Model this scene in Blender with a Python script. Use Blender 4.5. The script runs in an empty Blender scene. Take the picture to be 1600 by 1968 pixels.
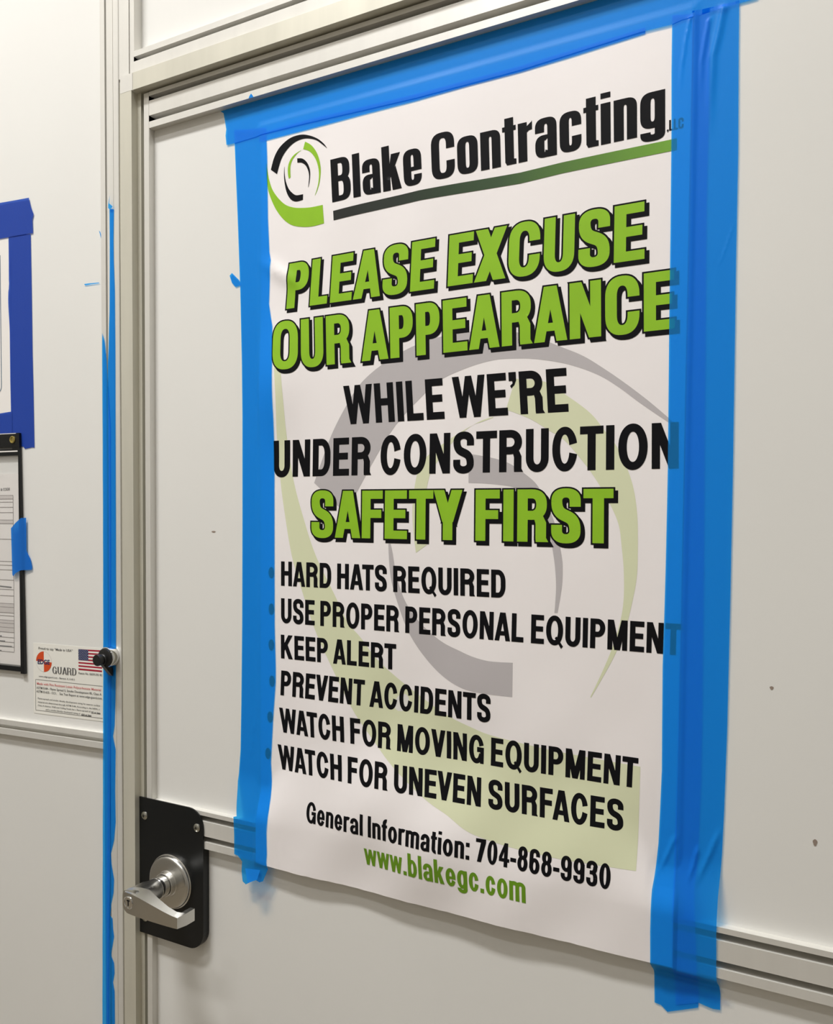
import bpy, bmesh, math, random
from mathutils import Vector, Matrix
from mathutils.geometry import delaunay_2d_cdt

random.seed(7)
SC = bpy.context.scene
COL = SC.collection

# ------------------------------------------------------------------ camera
cam_d = bpy.data.cameras.new('camera')
cam_d.sensor_fit = 'VERTICAL'
cam_d.sensor_height = 24.0
cam_d.lens = 24.0 * 1602.0 / 1968.0
cam_d.shift_y = 82.0 / 1968.0
cam_d.clip_start = 0.02
cam = bpy.data.objects.new('camera', cam_d)
COL.objects.link(cam)
right = Vector((0.880868, 0.473299, 0.007753))
up = Vector((-0.024538, 0.029301, 0.999269))
back = Vector((0.472726, -0.880414, 0.037424))
cam.matrix_world = Matrix(((right.x, up.x, back.x, 0.0), (right.y, up.y, back.y, -1.0),
                           (right.z, up.z, back.z, 0.0), (0, 0, 0, 1)))
SC.camera = cam

# ------------------------------------------------------------------ world, lamps, exposure
world = bpy.data.worlds.new('world')
SC.world = world
world.use_nodes = True
world.node_tree.nodes['Background'].inputs[0].default_value = (1.0, 0.97, 0.92, 1)
world.node_tree.nodes['Background'].inputs[1].default_value = 0.05
FLOOR, CEIL = -1.55, 3.20
#         x      y     size x, size y, watts
LAMPS = [(-1.60, -1.40, 1.20, 0.32, 104.0),
         (0.60, -1.40, 1.20, 0.32, 19.0),
         (-1.20, -2.50, 1.20, 0.32, 27.0)]
for lx, ly, sx, sy, w in LAMPS:
    ld = bpy.data.lights.new('troffer_light', 'AREA')
    ld.shape = 'RECTANGLE'
    ld.size, ld.size_y, ld.energy = sx - 0.06, sy - 0.06, w
    ld.color = (1.0, 0.990, 0.978)
    lo = bpy.data.objects.new('troffer_light', ld)
    COL.objects.link(lo)
    lo.location = (lx, ly, CEIL - 0.035)
SC.view_settings.view_transform = 'Standard'
SC.view_settings.look = 'None'
SC.view_settings.gamma = 1.0
SC.view_settings.use_curve_mapping = False
SC.view_settings.exposure = 0.13

# ------------------------------------------------------------------ measured outlines, metres: [x, z] on the door, [u, z] on the left wall
LINES = [["Blake Contracting","A",[[-0.67963,0.51387],[-0.21547,0.51545],[-0.21434,0.45474],[-0.67545,0.45336]]],[",LLC","A",[[-0.21263,0.4667],[-0.19401,0.46646],[-0.19379,0.45473],[-0.2124,0.45457]]],["PLEASE EXCUSE","B",[[-0.75035,0.37815],[-0.23663,0.37916],[-0.23627,0.31263],[-0.7556,0.31303]]],["OUR APPEARANCE","B",[[-0.77874,0.29485],[-0.20123,0.29546],[-0.19995,0.2278],[-0.77654,0.22514]]],["WHILE WE’RE","C",[[-0.65579,0.19374],[-0.3288,0.19314],[-0.32527,0.13907],[-0.65149,0.13927]]],["UNDER CONSTRUCTION","C",[[-0.77763,0.12113],[-0.19293,0.11982],[-0.19192,0.06619],[-0.77895,0.06743]]],["SAFETY FIRST","B",[[-0.70975,0.04588],[-0.26743,0.04365],[-0.26669,-0.02243],[-0.71045,-0.02113]]],["HARD HATS REQUIRED","C",[[-0.76485,-0.05795],[-0.40609,-0.05898],[-0.40554,-0.09522],[-0.76483,-0.0943]]],["USE PROPER PERSONAL EQUIPMENT","C",[[-0.76483,-0.11299],[-0.18478,-0.11476],[-0.18514,-0.15133],[-0.76477,-0.14965]]],["KEEP ALERT","C",[[-0.76517,-0.16764],[-0.56662,-0.16708],[-0.56702,-0.20294],[-0.76443,-0.20315]]],["PREVENT ACCIDENTS","C",[[-0.76384,-0.2213],[-0.42397,-0.22257],[-0.42428,-0.25935],[-0.7655,-0.25875]]],["WATCH FOR MOVING EQUIPMENT","C",[[-0.768,-0.27774],[-0.23191,-0.27895],[-0.23272,-0.31546],[-0.76539,-0.31451]]],["WATCH FOR UNEVEN SURFACES","C",[[-0.77098,-0.33381],[-0.24869,-0.33242],[-0.248,-0.36958],[-0.76664,-0.3702]]],["General Information: 704-868-9930","D",[[-0.70941,-0.40799],[-0.26011,-0.41047],[-0.26014,-0.44041],[-0.70914,-0.43794]]],["www.blakegc.com","E",[[-0.6087,-0.44787],[-0.36774,-0.44607],[-0.36638,-0.47971],[-0.60772,-0.4791]]]]
BAR = [[-0.67393,0.44132],[-0.58926,0.44456],[-0.53641,0.44557],[-0.39207,0.44194],[-0.3376,0.44371],[-0.20753,0.44424],[-0.20111,0.44426],[-0.20087,0.43129],[-0.20728,0.43117],[-0.3374,0.43042],[-0.39186,0.42828],[-0.5363,0.43211],[-0.58913,0.43096],[-0.67299,0.42795]]
BULLETS = [[-0.78294,-0.07556],[-0.78269,-0.13043],[-0.78278,-0.1847],[-0.78142,-0.23931],[-0.78498,-0.29434],[-0.78886,-0.35052]]
LOGO = [["k",[[-0.78487,0.52006],[-0.77919,0.53549],[-0.77034,0.54767],[-0.75761,0.5558],[-0.74501,0.55948],[-0.72943,0.55938],[-0.71557,0.55526],[-0.70185,0.54811],[-0.69125,0.53919],[-0.6852,0.53158]],[[-0.7735,0.51152],[-0.76551,0.53153],[-0.75442,0.54383],[-0.74186,0.5507],[-0.72787,0.55284],[-0.71557,0.55093],[-0.70336,0.54596],[-0.69275,0.53765],[-0.6855,0.5314]]],["g",[[-0.79335,0.53063],[-0.79301,0.51393],[-0.79004,0.49291],[-0.78318,0.47507],[-0.77346,0.45811],[-0.7607,0.44333],[-0.74651,0.4335],[-0.72933,0.42828],[-0.71069,0.42592],[-0.68982,0.42678]],[[-0.7927,0.5305],[-0.78974,0.51332],[-0.78729,0.50392],[-0.78156,0.4901],[-0.77027,0.47538],[-0.75757,0.46436],[-0.74347,0.45824],[-0.72792,0.45503],[-0.71086,0.45337],[-0.69228,0.45316]]],["g",[[-0.72324,0.54817],[-0.7125,0.54104],[-0.70334,0.52933],[-0.69799,0.51595],[-0.69595,0.502],[-0.69787,0.48632],[-0.70167,0.47591],[-0.70581,0.46899]],[[-0.72662,0.53829],[-0.71555,0.53299],[-0.70637,0.52253],[-0.70101,0.51038],[-0.69899,0.49765],[-0.70017,0.48552],[-0.70321,0.47557],[-0.70612,0.46929]]],["g",[[-0.73064,0.53747],[-0.74184,0.53381],[-0.74967,0.52719],[-0.7536,0.51788],[-0.7536,0.50782],[-0.75204,0.50099]],[[-0.73033,0.53716],[-0.73716,0.53414],[-0.74496,0.52753],[-0.74888,0.5195],[-0.74935,0.5108],[-0.74889,0.50255]]],["k",[[-0.73716,0.52727],[-0.72786,0.5251],[-0.72015,0.5184],[-0.71555,0.50946],[-0.71432,0.50055],[-0.71556,0.48962],[-0.71757,0.48229]],[[-0.73685,0.52097],[-0.72941,0.51955],[-0.72247,0.51449],[-0.71786,0.50618],[-0.71632,0.49845],[-0.71679,0.49109],[-0.71788,0.48259]]],["k",[[-0.76024,0.51952],[-0.76072,0.50661],[-0.75914,0.4937],[-0.75521,0.48038],[-0.74815,0.47036],[-0.7388,0.46601],[-0.72716,0.46654]],[[-0.75993,0.51946],[-0.75945,0.5089],[-0.75755,0.49846],[-0.75284,0.48753],[-0.74658,0.48015],[-0.73879,0.47504],[-0.72685,0.47447]]]]
WATERMARK = [["k",[[-0.70565,0.05775],[-0.67718,0.12273],[-0.65065,0.1656],[-0.62699,0.19499],[-0.59394,0.21802],[-0.55331,0.2365],[-0.51371,0.24667],[-0.47285,0.25004],[-0.43189,0.24914],[-0.39953,0.2445],[-0.35989,0.23026],[-0.33689,0.21981],[-0.30776,0.20584],[-0.28113,0.18797],[-0.25472,0.16823],[-0.229,0.14725],[-0.20512,0.12586],[-0.1973,0.11824]],[[-0.65299,0.01477],[-0.63075,0.04593],[-0.60094,0.09251],[-0.57009,0.13424],[-0.53021,0.17072],[-0.50295,0.19065],[-0.46102,0.20436],[-0.42453,0.21062],[-0.39136,0.20974],[-0.36263,0.20602],[-0.32562,0.19689],[-0.28963,0.18189],[-0.26319,0.16457],[-0.23734,0.14411],[-0.20502,0.12043],[-0.19784,0.11526]]],["g",[[-0.77445,0.241],[-0.77057,0.18714],[-0.77107,0.12644],[-0.76615,0.06295],[-0.75778,0.01083],[-0.74481,-0.05064],[-0.72681,-0.09999],[-0.70324,-0.15604],[-0.67564,-0.20521],[-0.63239,-0.2721],[-0.59248,-0.315],[-0.56248,-0.34074],[-0.516,-0.37225],[-0.47889,-0.38824],[-0.4505,-0.40277],[-0.41683,-0.41054],[-0.37765,-0.41451],[-0.32049,-0.41546],[-0.28461,-0.41419],[-0.23066,-0.41306]],[[-0.76309,0.24005],[-0.75775,0.1864],[-0.75323,0.12573],[-0.74243,0.06253],[-0.72252,0.0014],[-0.7016,-0.04954],[-0.66946,-0.10303],[-0.64701,-0.14108],[-0.62502,-0.16189],[-0.59903,-0.18935],[-0.56792,-0.21228],[-0.53726,-0.23101],[-0.48824,-0.25666],[-0.44836,-0.27007],[-0.42384,-0.27581],[-0.3815,-0.28009],[-0.32634,-0.28479],[-0.2738,-0.2874],[-0.22959,-0.28896]]],["g",[[-0.39529,0.18453],[-0.35648,0.17813],[-0.32669,0.15847],[-0.29753,0.13581],[-0.27983,0.11419],[-0.26365,0.09294],[-0.25133,0.06713],[-0.24308,0.04131],[-0.23824,0.00729],[-0.23716,-0.03695],[-0.23795,-0.06243],[-0.24185,-0.0875],[-0.24967,-0.12237],[-0.26146,-0.15446],[-0.27508,-0.18203],[-0.29137,-0.21248]],[[-0.40769,0.14652],[-0.37516,0.13292],[-0.35026,0.11742],[-0.32987,0.10432],[-0.30564,0.07701],[-0.28739,0.05224],[-0.26931,0.02095],[-0.26012,-0.00124],[-0.25658,-0.02556],[-0.25361,-0.05362],[-0.25305,-0.08805],[-0.25668,-0.11591],[-0.26599,-0.1488],[-0.27894,-0.18175],[-0.29204,-0.21126]]],["g",[[-0.4249,0.13818],[-0.44022,0.13464],[-0.46019,0.12618],[-0.48501,0.1133],[-0.51926,0.09171],[-0.53445,0.07112],[-0.54199,0.02895],[-0.54169,-0.00287],[-0.53658,-0.03996]],[[-0.42561,0.13689],[-0.44167,0.13236],[-0.45646,0.1277],[-0.48115,0.10971],[-0.51081,0.07545],[-0.51881,0.0568],[-0.52437,0.02535],[-0.52488,-0.00273],[-0.51992,-0.02867]]],["k",[[-0.45983,0.09189],[-0.42951,0.08622],[-0.40347,0.07813],[-0.37998,0.06303],[-0.36237,0.04634],[-0.34508,0.01236],[-0.33726,-0.01095],[-0.33108,-0.03935],[-0.32949,-0.05615],[-0.33049,-0.07955],[-0.33546,-0.11041]],[[-0.45943,0.05377],[-0.42918,0.05195],[-0.39532,0.04679],[-0.37966,0.03604],[-0.36204,0.02149],[-0.35076,0.00323],[-0.34418,-0.02601],[-0.33969,-0.05291],[-0.33792,-0.07988],[-0.33953,-0.11064]]],["k",[[-0.58022,-0.02477],[-0.57971,-0.03918],[-0.57745,-0.06616],[-0.5723,-0.08941],[-0.55752,-0.12823],[-0.54515,-0.15255],[-0.52703,-0.17623],[-0.50294,-0.19896],[-0.47702,-0.2139],[-0.44819,-0.22131],[-0.394,-0.22249]],[[-0.57771,-0.02473],[-0.57364,-0.03904],[-0.56829,-0.06585],[-0.55986,-0.09245],[-0.5474,-0.1151],[-0.52709,-0.13706],[-0.49733,-0.15797],[-0.46803,-0.16927],[-0.44885,-0.17525],[-0.42572,-0.17875],[-0.39401,-0.17798]]]]
TAPE_TOP = [[-0.8815,0.6262],[-0.1,0.6262],[-0.094,0.6],[-0.11886,0.57764],[-0.14745,0.57755],[-0.18876,0.57553],[-0.19794,0.57572],[-0.2089,0.57344],[-0.24507,0.57427],[-0.39375,0.56779],[-0.54176,0.56723],[-0.71107,0.57281],[-0.79447,0.57423],[-0.85386,0.5728],[-0.86955,0.57329],[-0.87143,0.58769],[-0.87014,0.59675],[-0.87141,0.60402],[-0.87524,0.62197]]
TAPE_UNDER = [[-0.80532,0.57698],[-0.71123,0.57768],[-0.54192,0.57281],[-0.39389,0.57303],[-0.26343,0.57744],[-0.23918,0.57874],[-0.23905,0.57159],[-0.32655,0.56754],[-0.3938,0.56566],[-0.46543,0.56565],[-0.54184,0.56392],[-0.62358,0.56455],[-0.71118,0.56413],[-0.79461,0.56413],[-0.80629,0.56426]]
TAPE_LEFT = [[-0.85529,0.59303],[-0.84826,0.45984],[-0.84323,0.34999],[-0.84021,0.24001],[-0.83921,0.16122],[-0.83922,0.00272],[-0.83974,-0.15731],[-0.84129,-0.27849],[-0.84285,-0.35175],[-0.84699,-0.4013],[-0.84124,-0.45287],[-0.84744,-0.45483],[-0.84612,-0.47935],[-0.84572,-0.51271],[-0.8384,-0.51371],[-0.83001,-0.52111],[-0.831,-0.53672],[-0.82894,-0.55186],[-0.82279,-0.55546],[-0.80451,-0.54426],[-0.79646,-0.54661],[-0.78946,-0.54352],[-0.78002,-0.52255],[-0.78187,-0.51229],[-0.78071,-0.49969],[-0.78185,-0.45152],[-0.78081,-0.46631],[-0.77919,-0.43207],[-0.77905,-0.41647],[-0.78308,-0.36232],[-0.7792,-0.29752],[-0.77408,-0.23928],[-0.77416,-0.21648],[-0.77651,-0.15308],[-0.77718,0.04802],[-0.77609,0.15708],[-0.77713,0.23343],[-0.78011,0.29103],[-0.78408,0.30768],[-0.78732,0.32453],[-0.78617,0.36229],[-0.78389,0.38774],[-0.78713,0.40064],[-0.78996,0.44978],[-0.79162,0.54107],[-0.7936,0.58229]]
TAPE_IN = [[-0.20859,0.58387],[-0.20825,0.51953],[-0.20704,0.45471],[-0.206,0.33638],[-0.20535,0.2231],[-0.20392,0.06657],[-0.20421,-0.04587],[-0.20481,-0.11016],[-0.20559,-0.16558],[-0.20482,-0.23967],[-0.20421,-0.28925],[-0.20541,-0.3393],[-0.20654,-0.37705],[-0.20968,-0.41463],[-0.21134,-0.4314],[-0.21167,-0.47987],[-0.21095,-0.51854],[-0.20887,-0.53606],[-0.20792,-0.57145],[-0.20025,-0.57244],[-0.19285,-0.57855],[-0.17498,-0.57087],[-0.158,-0.56348],[-0.15754,-0.55713],[-0.15896,-0.50498],[-0.16376,-0.4187],[-0.16157,-0.38131],[-0.15978,-0.29527],[-0.15994,-0.22837],[-0.16167,-0.05363],[-0.16406,0.12499],[-0.16702,0.35993],[-0.16651,0.4756],[-0.16795,0.57583]]
TAPE_OUT = [[-0.18642,0.58239],[-0.18586,0.47998],[-0.18532,0.36304],[-0.18547,0.22144],[-0.18481,0.06621],[-0.18543,-0.05446],[-0.18605,-0.17633],[-0.18638,-0.29894],[-0.18772,-0.38589],[-0.18718,-0.43269],[-0.1858,-0.51198],[-0.18342,-0.567],[-0.15754,-0.55713],[-0.14993,-0.55868],[-0.14124,-0.5599],[-0.13351,-0.5589],[-0.1336,-0.5405],[-0.13699,-0.51504],[-0.13792,-0.46918],[-0.13765,-0.42528],[-0.13524,-0.37613],[-0.13396,-0.32747],[-0.13256,-0.23104],[-0.13226,-0.08217],[-0.13253,0.06493],[-0.13346,0.21622],[-0.13404,0.297],[-0.13424,0.41146],[-0.13607,0.52531],[-0.13669,0.58072]]
SCRAP = [[-0.85947,0.37974],[-0.84483,0.36647],[-0.8418,0.35906],[-0.85224,0.35756],[-0.85948,0.36468],[-0.86388,0.37601]]
FLAP = [[-0.82144,-0.52893],[-0.79327,-0.52636],[-0.79525,-0.5396],[-0.8113,-0.54743]]
RAILSCRAP = [[-0.81911,0.62696],[-0.81715,0.63028],[-0.81422,0.633],[-0.81227,0.63066],[-0.80934,0.6266]]
FOLDS = [[[-0.18855,0.5749],[-0.19323,0.5507],[-0.19672,0.52254],[-0.19784,0.49075]],[[-0.15298,0.57625],[-0.15693,0.55344],[-0.16305,0.52647],[-0.16437,0.48087],[-0.16333,0.42878]],[[-0.16835,0.56793],[-0.17139,0.55155],[-0.17535,0.5238],[-0.17557,0.47765]],[[-0.18581,-0.3607],[-0.19547,-0.38741],[-0.20708,-0.417]],[[-0.13648,-0.34303],[-0.14615,-0.37218],[-0.156,-0.39861],[-0.1637,-0.42177]],[[-0.16065,-0.36885],[-0.16598,-0.3945],[-0.17194,-0.42046]],[[-0.13659,0.34045],[-0.14224,0.32122],[-0.14849,0.30193],[-0.15597,0.28556]],[[-0.8141,0.15987],[-0.81379,-0.29955],[-0.81882,-0.33236],[-0.82694,-0.36578],[-0.83307,-0.43171]]]
TAPE_POST = [[-1.1026,0.51084],[-1.10285,0.41143],[-1.10403,0.34384],[-1.10628,0.29307],[-1.1084,0.25915],[-1.10975,0.17365],[-1.11087,0.00122],[-1.1125,-0.2168],[-1.11503,-0.43778],[-1.11783,-0.61689],[-1.12146,-0.88922],[-1.10133,-0.88304],[-1.10187,-0.79737],[-1.10549,-0.78303],[-1.10162,-0.76577],[-1.10271,-0.74807],[-1.1101,-0.73647],[-1.10234,-0.70306],[-1.10472,-0.69018],[-1.10582,-0.6725],[-1.11203,-0.66947],[-1.10938,-0.6509],[-1.10296,-0.62709],[-1.10154,-0.60446],[-1.10753,-0.57893],[-1.10862,-0.56129],[-1.10099,-0.53756],[-1.09703,-0.50576],[-1.09783,-0.45279],[-1.09602,-0.38197],[-1.102,-0.36075],[-1.09816,-0.34267],[-1.096,-0.30292],[-1.09442,-0.25901],[-1.09335,-0.17176],[-1.09231,0.00131],[-1.09195,0.12145],[-1.09131,0.2747],[-1.09169,0.37622],[-1.09367,0.42704],[-1.094,0.46072],[-1.09264,0.50916]]
TAPE_POST_EDGE = [[-1.12053,0.31152],[-1.12124,0.26021],[-1.12103,0.17425],[-1.12159,0.00116],[-1.12306,-0.21764],[-1.12566,-0.43942],[-1.1279,-0.61905],[-1.13099,-0.89214],[-1.1164,-0.88766],[-1.11359,-0.70582],[-1.10956,-0.52581],[-1.10683,-0.34814],[-1.10535,-0.17254],[-1.10388,0.00125],[-1.10319,0.15616],[-1.10701,0.20776],[-1.11034,0.24649],[-1.11252,0.27658],[-1.11599,0.29825]]
POST_FLAP = [[-1.10255,0.51671],[-1.09821,0.5319],[-1.10013,0.51882],[-1.09237,0.51246],[-1.09841,0.50845],[-1.1026,0.51168]]
L_TAPE_TOP = [[0.34467,0.56636],[0.25231,0.56414],[0.18156,0.56285],[0.18038,0.55758],[0.17682,0.54634],[0.17442,0.54063],[0.17081,0.53298],[0.17401,0.52448],[0.17354,0.51278],[0.17307,0.50108],[0.2036,0.50142],[0.25326,0.50139],[0.34583,0.50188]]
L_TAPE_RIGHT = [[0.23248,0.50708],[0.23238,0.44324],[0.23055,0.4202],[0.23133,0.41023],[0.23333,0.40494],[0.23181,0.3333],[0.23172,0.25048],[0.23073,0.1858],[0.23092,0.12838],[0.20154,0.13123],[0.19781,0.12698],[0.18772,0.12807],[0.18018,0.12923],[0.17482,0.12834],[0.17589,0.21981],[0.17732,0.29255],[0.17791,0.4011],[0.1791,0.50019]]
L_TAPE_BOTTOM = [[0.35167,0.19011],[0.25821,0.192],[0.23103,0.19392],[0.22718,0.19393],[0.22806,0.13199],[0.25915,0.1301],[0.35282,0.12609]]
L_PAPER = [[0.34657,0.51063],[0.23354,0.50184],[0.22464,0.50071],[0.22788,0.18571],[0.35239,0.18542]]
L_BORDER = [[0.25118,0.47292],[0.25423,0.22868]]
HOLDER = {"outer":[[0.20582,0.15446],[0.19769,-0.27285]],"inner":[[0.20828,0.11349],[0.20771,-0.25958]],"top":[[0.2526,0.15363],[0.20582,0.15446]],"bands":[[0.22237,0.14335],[0.22253,0.1323],[0.22332,0.13047],[0.22339,0.12586],[0.20941,0.12363],[0.20944,0.1218],[0.20953,0.11536]],"bot":[[0.25908,-0.27248],[0.20724,-0.27173],[0.2589,-0.26059],[0.20839,-0.26245]],"form":[[0.21291,0.08332],[0.21129,-0.26016],[0.25606,0.0831]]}
FORM_Y = [0.04468,0.03816,0.03257,0.02342,0.0139,0.00055,-0.00599,-0.03405,-0.07407,-0.08092,-0.08937,-0.1075,-0.12462,-0.13611,-0.15024,-0.15683,-0.16692,-0.1724,-0.18042,-0.18608,-0.19364,-0.20214,-0.2116,-0.22011,-0.22863,-0.23763]
FORM_X = [[0.22611,0.04459],[0.22691,-0.23637]]
FORM_TXT = [[0.26428,0.05777],[0.23362,0.05858],[0.23369,0.05394],[0.26436,0.0528]]
FORM_MARKS = [[[0.26701,-0.11909],[0.23183,-0.12061]],[[0.26842,-0.2102],[0.25789,-0.21003]],[[0.26856,-0.21924],[0.24951,-0.21898]],[[0.2687,-0.22829],[0.23273,-0.22781]],[[0.26883,-0.23687],[0.25895,-0.23667]]]
HOLDER_TAPE = [[0.22712,-0.01398],[0.20301,0.00424],[0.19377,0.00474],[0.19367,-0.0533],[0.18542,-0.06788],[0.18148,-0.08307],[0.18279,-0.08753],[0.20428,-0.08871],[0.21455,-0.09367],[0.22309,-0.10008],[0.2251,-0.09679]]
STICKER = {"text":[["Proud to say “Made in USA”",[[0.16937,-0.22398],[0.08889,-0.22342],[0.08893,-0.2276],[0.16942,-0.22825]],"grey","serif"],["GUARD",[[0.13655,-0.25653],[0.08023,-0.25593],[0.08035,-0.2682],[0.1367,-0.26899]],"grey","serif"],["Patent No. 8,839,592 B2",[[0.07581,-0.26148],[0.02239,-0.26099],[0.02242,-0.26457],[0.07585,-0.26512]],"grey","serif"],["www.edge-guard.com - Bement, IL 61813",[[0.16941,-0.27462],[0.0849,-0.27418],[0.08493,-0.2771],[0.16945,-0.2776]],"grey","sans"],["EDGE",[[0.17165,-0.24637],[0.14279,-0.24541],[0.14288,-0.25354],[0.17175,-0.25457]],"navy","bold"],["Made with Fire Resistant Lexan Polycarbonate Material",[[0.17405,-0.28738],[0.02565,-0.28645],[0.02568,-0.29058],[0.1741,-0.29168]],"red","sans"],["ASTM E-84 - Flame Spread 5, Smoke Development 85, Class A",[[0.17521,-0.29502],[0.0243,-0.29416],[0.02433,-0.29811],[0.17526,-0.29913]],"grey","sans"],["ASTM D-635 - CC1.    See Test Report at www.edge-guard.com",[[0.17529,-0.30159],[0.02381,-0.30101],[0.02384,-0.30495],[0.17534,-0.3057]],"grey","sans"],["Flame-spread and smoke density development rating for interior surface",[[0.17203,-0.3146],[0.02774,-0.31465],[0.02776,-0.31735],[0.17207,-0.3174]],"grey","sans"],["material are determined through ASTM E-84. According to the NFPA, a",[[0.17176,-0.32105],[0.02855,-0.32096],[0.02857,-0.32366],[0.17179,-0.32386]],"grey","sans"],["Class A Interior Wall and Ceiling Finish has a flame-spread of",[[0.17219,-0.32713],[0.04922,-0.32667],[0.04924,-0.32938],[0.17222,-0.32994]],"grey","sans"],["25 or less",[[0.04757,-0.32752],[0.02708,-0.32737],[0.0271,-0.33025],[0.0476,-0.33041]],"grey","bold"],["and a smoke-density developed rating of",[[0.15348,-0.33296],[0.07259,-0.33269],[0.07262,-0.33542],[0.15351,-0.33575]],"grey","sans"],["450 or less",[[0.07037,-0.33357],[0.04751,-0.33327],[0.04754,-0.33616],[0.0704,-0.33648]],"grey","bold"]],"out":[[0.18234,-0.21761],[0.00112,-0.21705],[0.00209,-0.34279],[0.18257,-0.34373]],"circ":[[0.15685,-0.23159],[0.15729,-0.26805],[0.17586,-0.25021],[0.13847,-0.24932],[0.15707,-0.24976]],"flag":[[0.07611,-0.22189],[0.02165,-0.22054],[0.02311,-0.25789],[0.07599,-0.25814]],"canton":[[0.07611,-0.22189],[0.05361,-0.22182],[0.05355,-0.24072],[0.07582,-0.24108]],"lines":[[[0.17728,-0.28296],[0.02216,-0.28223]],[[0.17798,-0.33799],[0.02261,-0.33767]],[[0.17728,-0.28296],[0.17773,-0.33796]]],"marks":[[[0.04792,-0.33097],[0.0272,-0.33079]],[[0.07072,-0.33696],[0.04764,-0.3367]]]}
L_SCRAP = [[[0.05671,0.40092],[0.04744,0.40081],[0.02449,0.39994],[0.02223,0.39857],[0.04169,0.39882],[0.05441,0.39842]],[[0.02319,0.48612],[0.02038,0.48317],[0.01872,0.47781],[0.01821,0.47087],[0.01987,0.47624],[0.02153,0.4816]]]
L_RAIL = [-0.36062,-0.37019,-0.37577,-0.3781,-0.3874]
def sstep(a, b, v):
    t = min(1.0, max(0.0, (v - a) / (b - a)))
    return t * t * (3 - 2 * t)

def rail_path(z):
    """height of the door face itself: flat panel, then the mid rail standing 11 mm proud"""
    return 0.0114 * sstep(-0.446, -0.4575, z) * sstep(-0.534, -0.5195, z)

def poster_depth(x, z):
    """how far the paper stands off the door panel (metres)"""
    u = min(1.0, max(0.0, (x + 0.785) / 0.575))
    m = (4 * u * (1 - u)) ** 0.6
    low = sstep(-0.05, -0.45, z)
    d = 0.0016 + 0.0122 * sstep(-0.40 + 0.13 * m, -0.4575, z)
    d += 0.0045 * m * math.exp(-((z + 0.43) / 0.075) ** 2)
    d += 0.0022 * m * low * math.sin(x * 16 + z * 21)
    d += 0.0012 * m * low * math.sin(x * 41 - z * 33 + 1.0)
    d += 0.0007 * m * math.sin(x * 23 + 1.3) * math.cos(z * 13)
    # curl along the left edge, between two places where the tape holds it down
    c = math.exp(-((x + 0.772) / 0.045) ** 2)
    d += 0.0075 * c * math.exp(-((z - 0.205) / 0.075) ** 2)
    # short crease above it
    t = (x + 0.775) * 0.55 + (z - 0.372) * 0.83
    s = (x + 0.775) * 0.83 - (z - 0.372) * 0.55
    d += 0.0035 * math.exp(-(t / 0.010) ** 2) * math.exp(-((s - 0.012) / 0.035) ** 2)
    d += 0.0016 * math.sin((x + 0.70) * 34) * math.exp(-((z - 0.45) / 0.06) ** 2) * math.exp(-((x + 0.62) / 0.11) ** 2)
    return d + 0.0006 * low * m

# ------------------------------------------------------------------ helpers
def lin(c):
    c /= 255.0
    return c / 12.92 if c <= 0.04045 else ((c + 0.055) / 1.055) ** 2.4

def rgb(r, g, b):
    return (lin(r), lin(g), lin(b), 1.0)

def mat(name, color, rough=0.5, metal=0.0, noise=None, bump=None, spec=0.5, coat=0.0, aniso=None):
    m = bpy.data.materials.new(name)
    m.use_nodes = True
    nt = m.node_tree
    p = nt.nodes['Principled BSDF']
    p.inputs['Base Color'].default_value = color
    p.inputs['Roughness'].default_value = rough
    p.inputs['Metallic'].default_value = metal
    p.inputs['Specular IOR Level'].default_value = spec
    p.inputs['Coat Weight'].default_value = coat
    tc = nt.nodes.new('ShaderNodeTexCoord')
    if noise:
        scale, amount, stretch = noise
        mp = nt.nodes.new('ShaderNodeMapping')
        mp.inputs['Scale'].default_value = stretch
        n = nt.nodes.new('ShaderNodeTexNoise')
        n.inputs['Scale'].default_value = scale
        n.inputs['Detail'].default_value = 4
        r = nt.nodes.new('ShaderNodeValToRGB')
        lo = tuple(c * (1 - amount) for c in color[:3]) + (1,)
        hi = tuple(min(1, c * (1 + amount)) for c in color[:3]) + (1,)
        r.color_ramp.elements[0].position, r.color_ramp.elements[0].color = 0.3, lo
        r.color_ramp.elements[1].position, r.color_ramp.elements[1].color = 0.7, hi
        nt.links.new(tc.outputs['Object'], mp.inputs[0])
        nt.links.new(mp.outputs[0], n.inputs['Vector'])
        nt.links.new(n.outputs['Fac'], r.inputs[0])
        nt.links.new(r.outputs[0], p.inputs['Base Color'])
    if bump:
        scale, strength, dist, stretch = bump
        mp = nt.nodes.new('ShaderNodeMapping')
        mp.inputs['Scale'].default_value = stretch
        n = nt.nodes.new('ShaderNodeTexNoise')
        n.inputs['Scale'].default_value = scale
        n.inputs['Detail'].default_value = 3
        b = nt.nodes.new('ShaderNodeBump')
        b.inputs['Strength'].default_value = strength
        b.inputs['Distance'].default_value = dist
        nt.links.new(tc.outputs['Object'], mp.inputs[0])
        nt.links.new(mp.outputs[0], n.inputs['Vector'])
        nt.links.new(n.outputs['Fac'], b.inputs['Height'])
        nt.links.new(b.outputs[0], p.inputs['Normal'])
    return m

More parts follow.
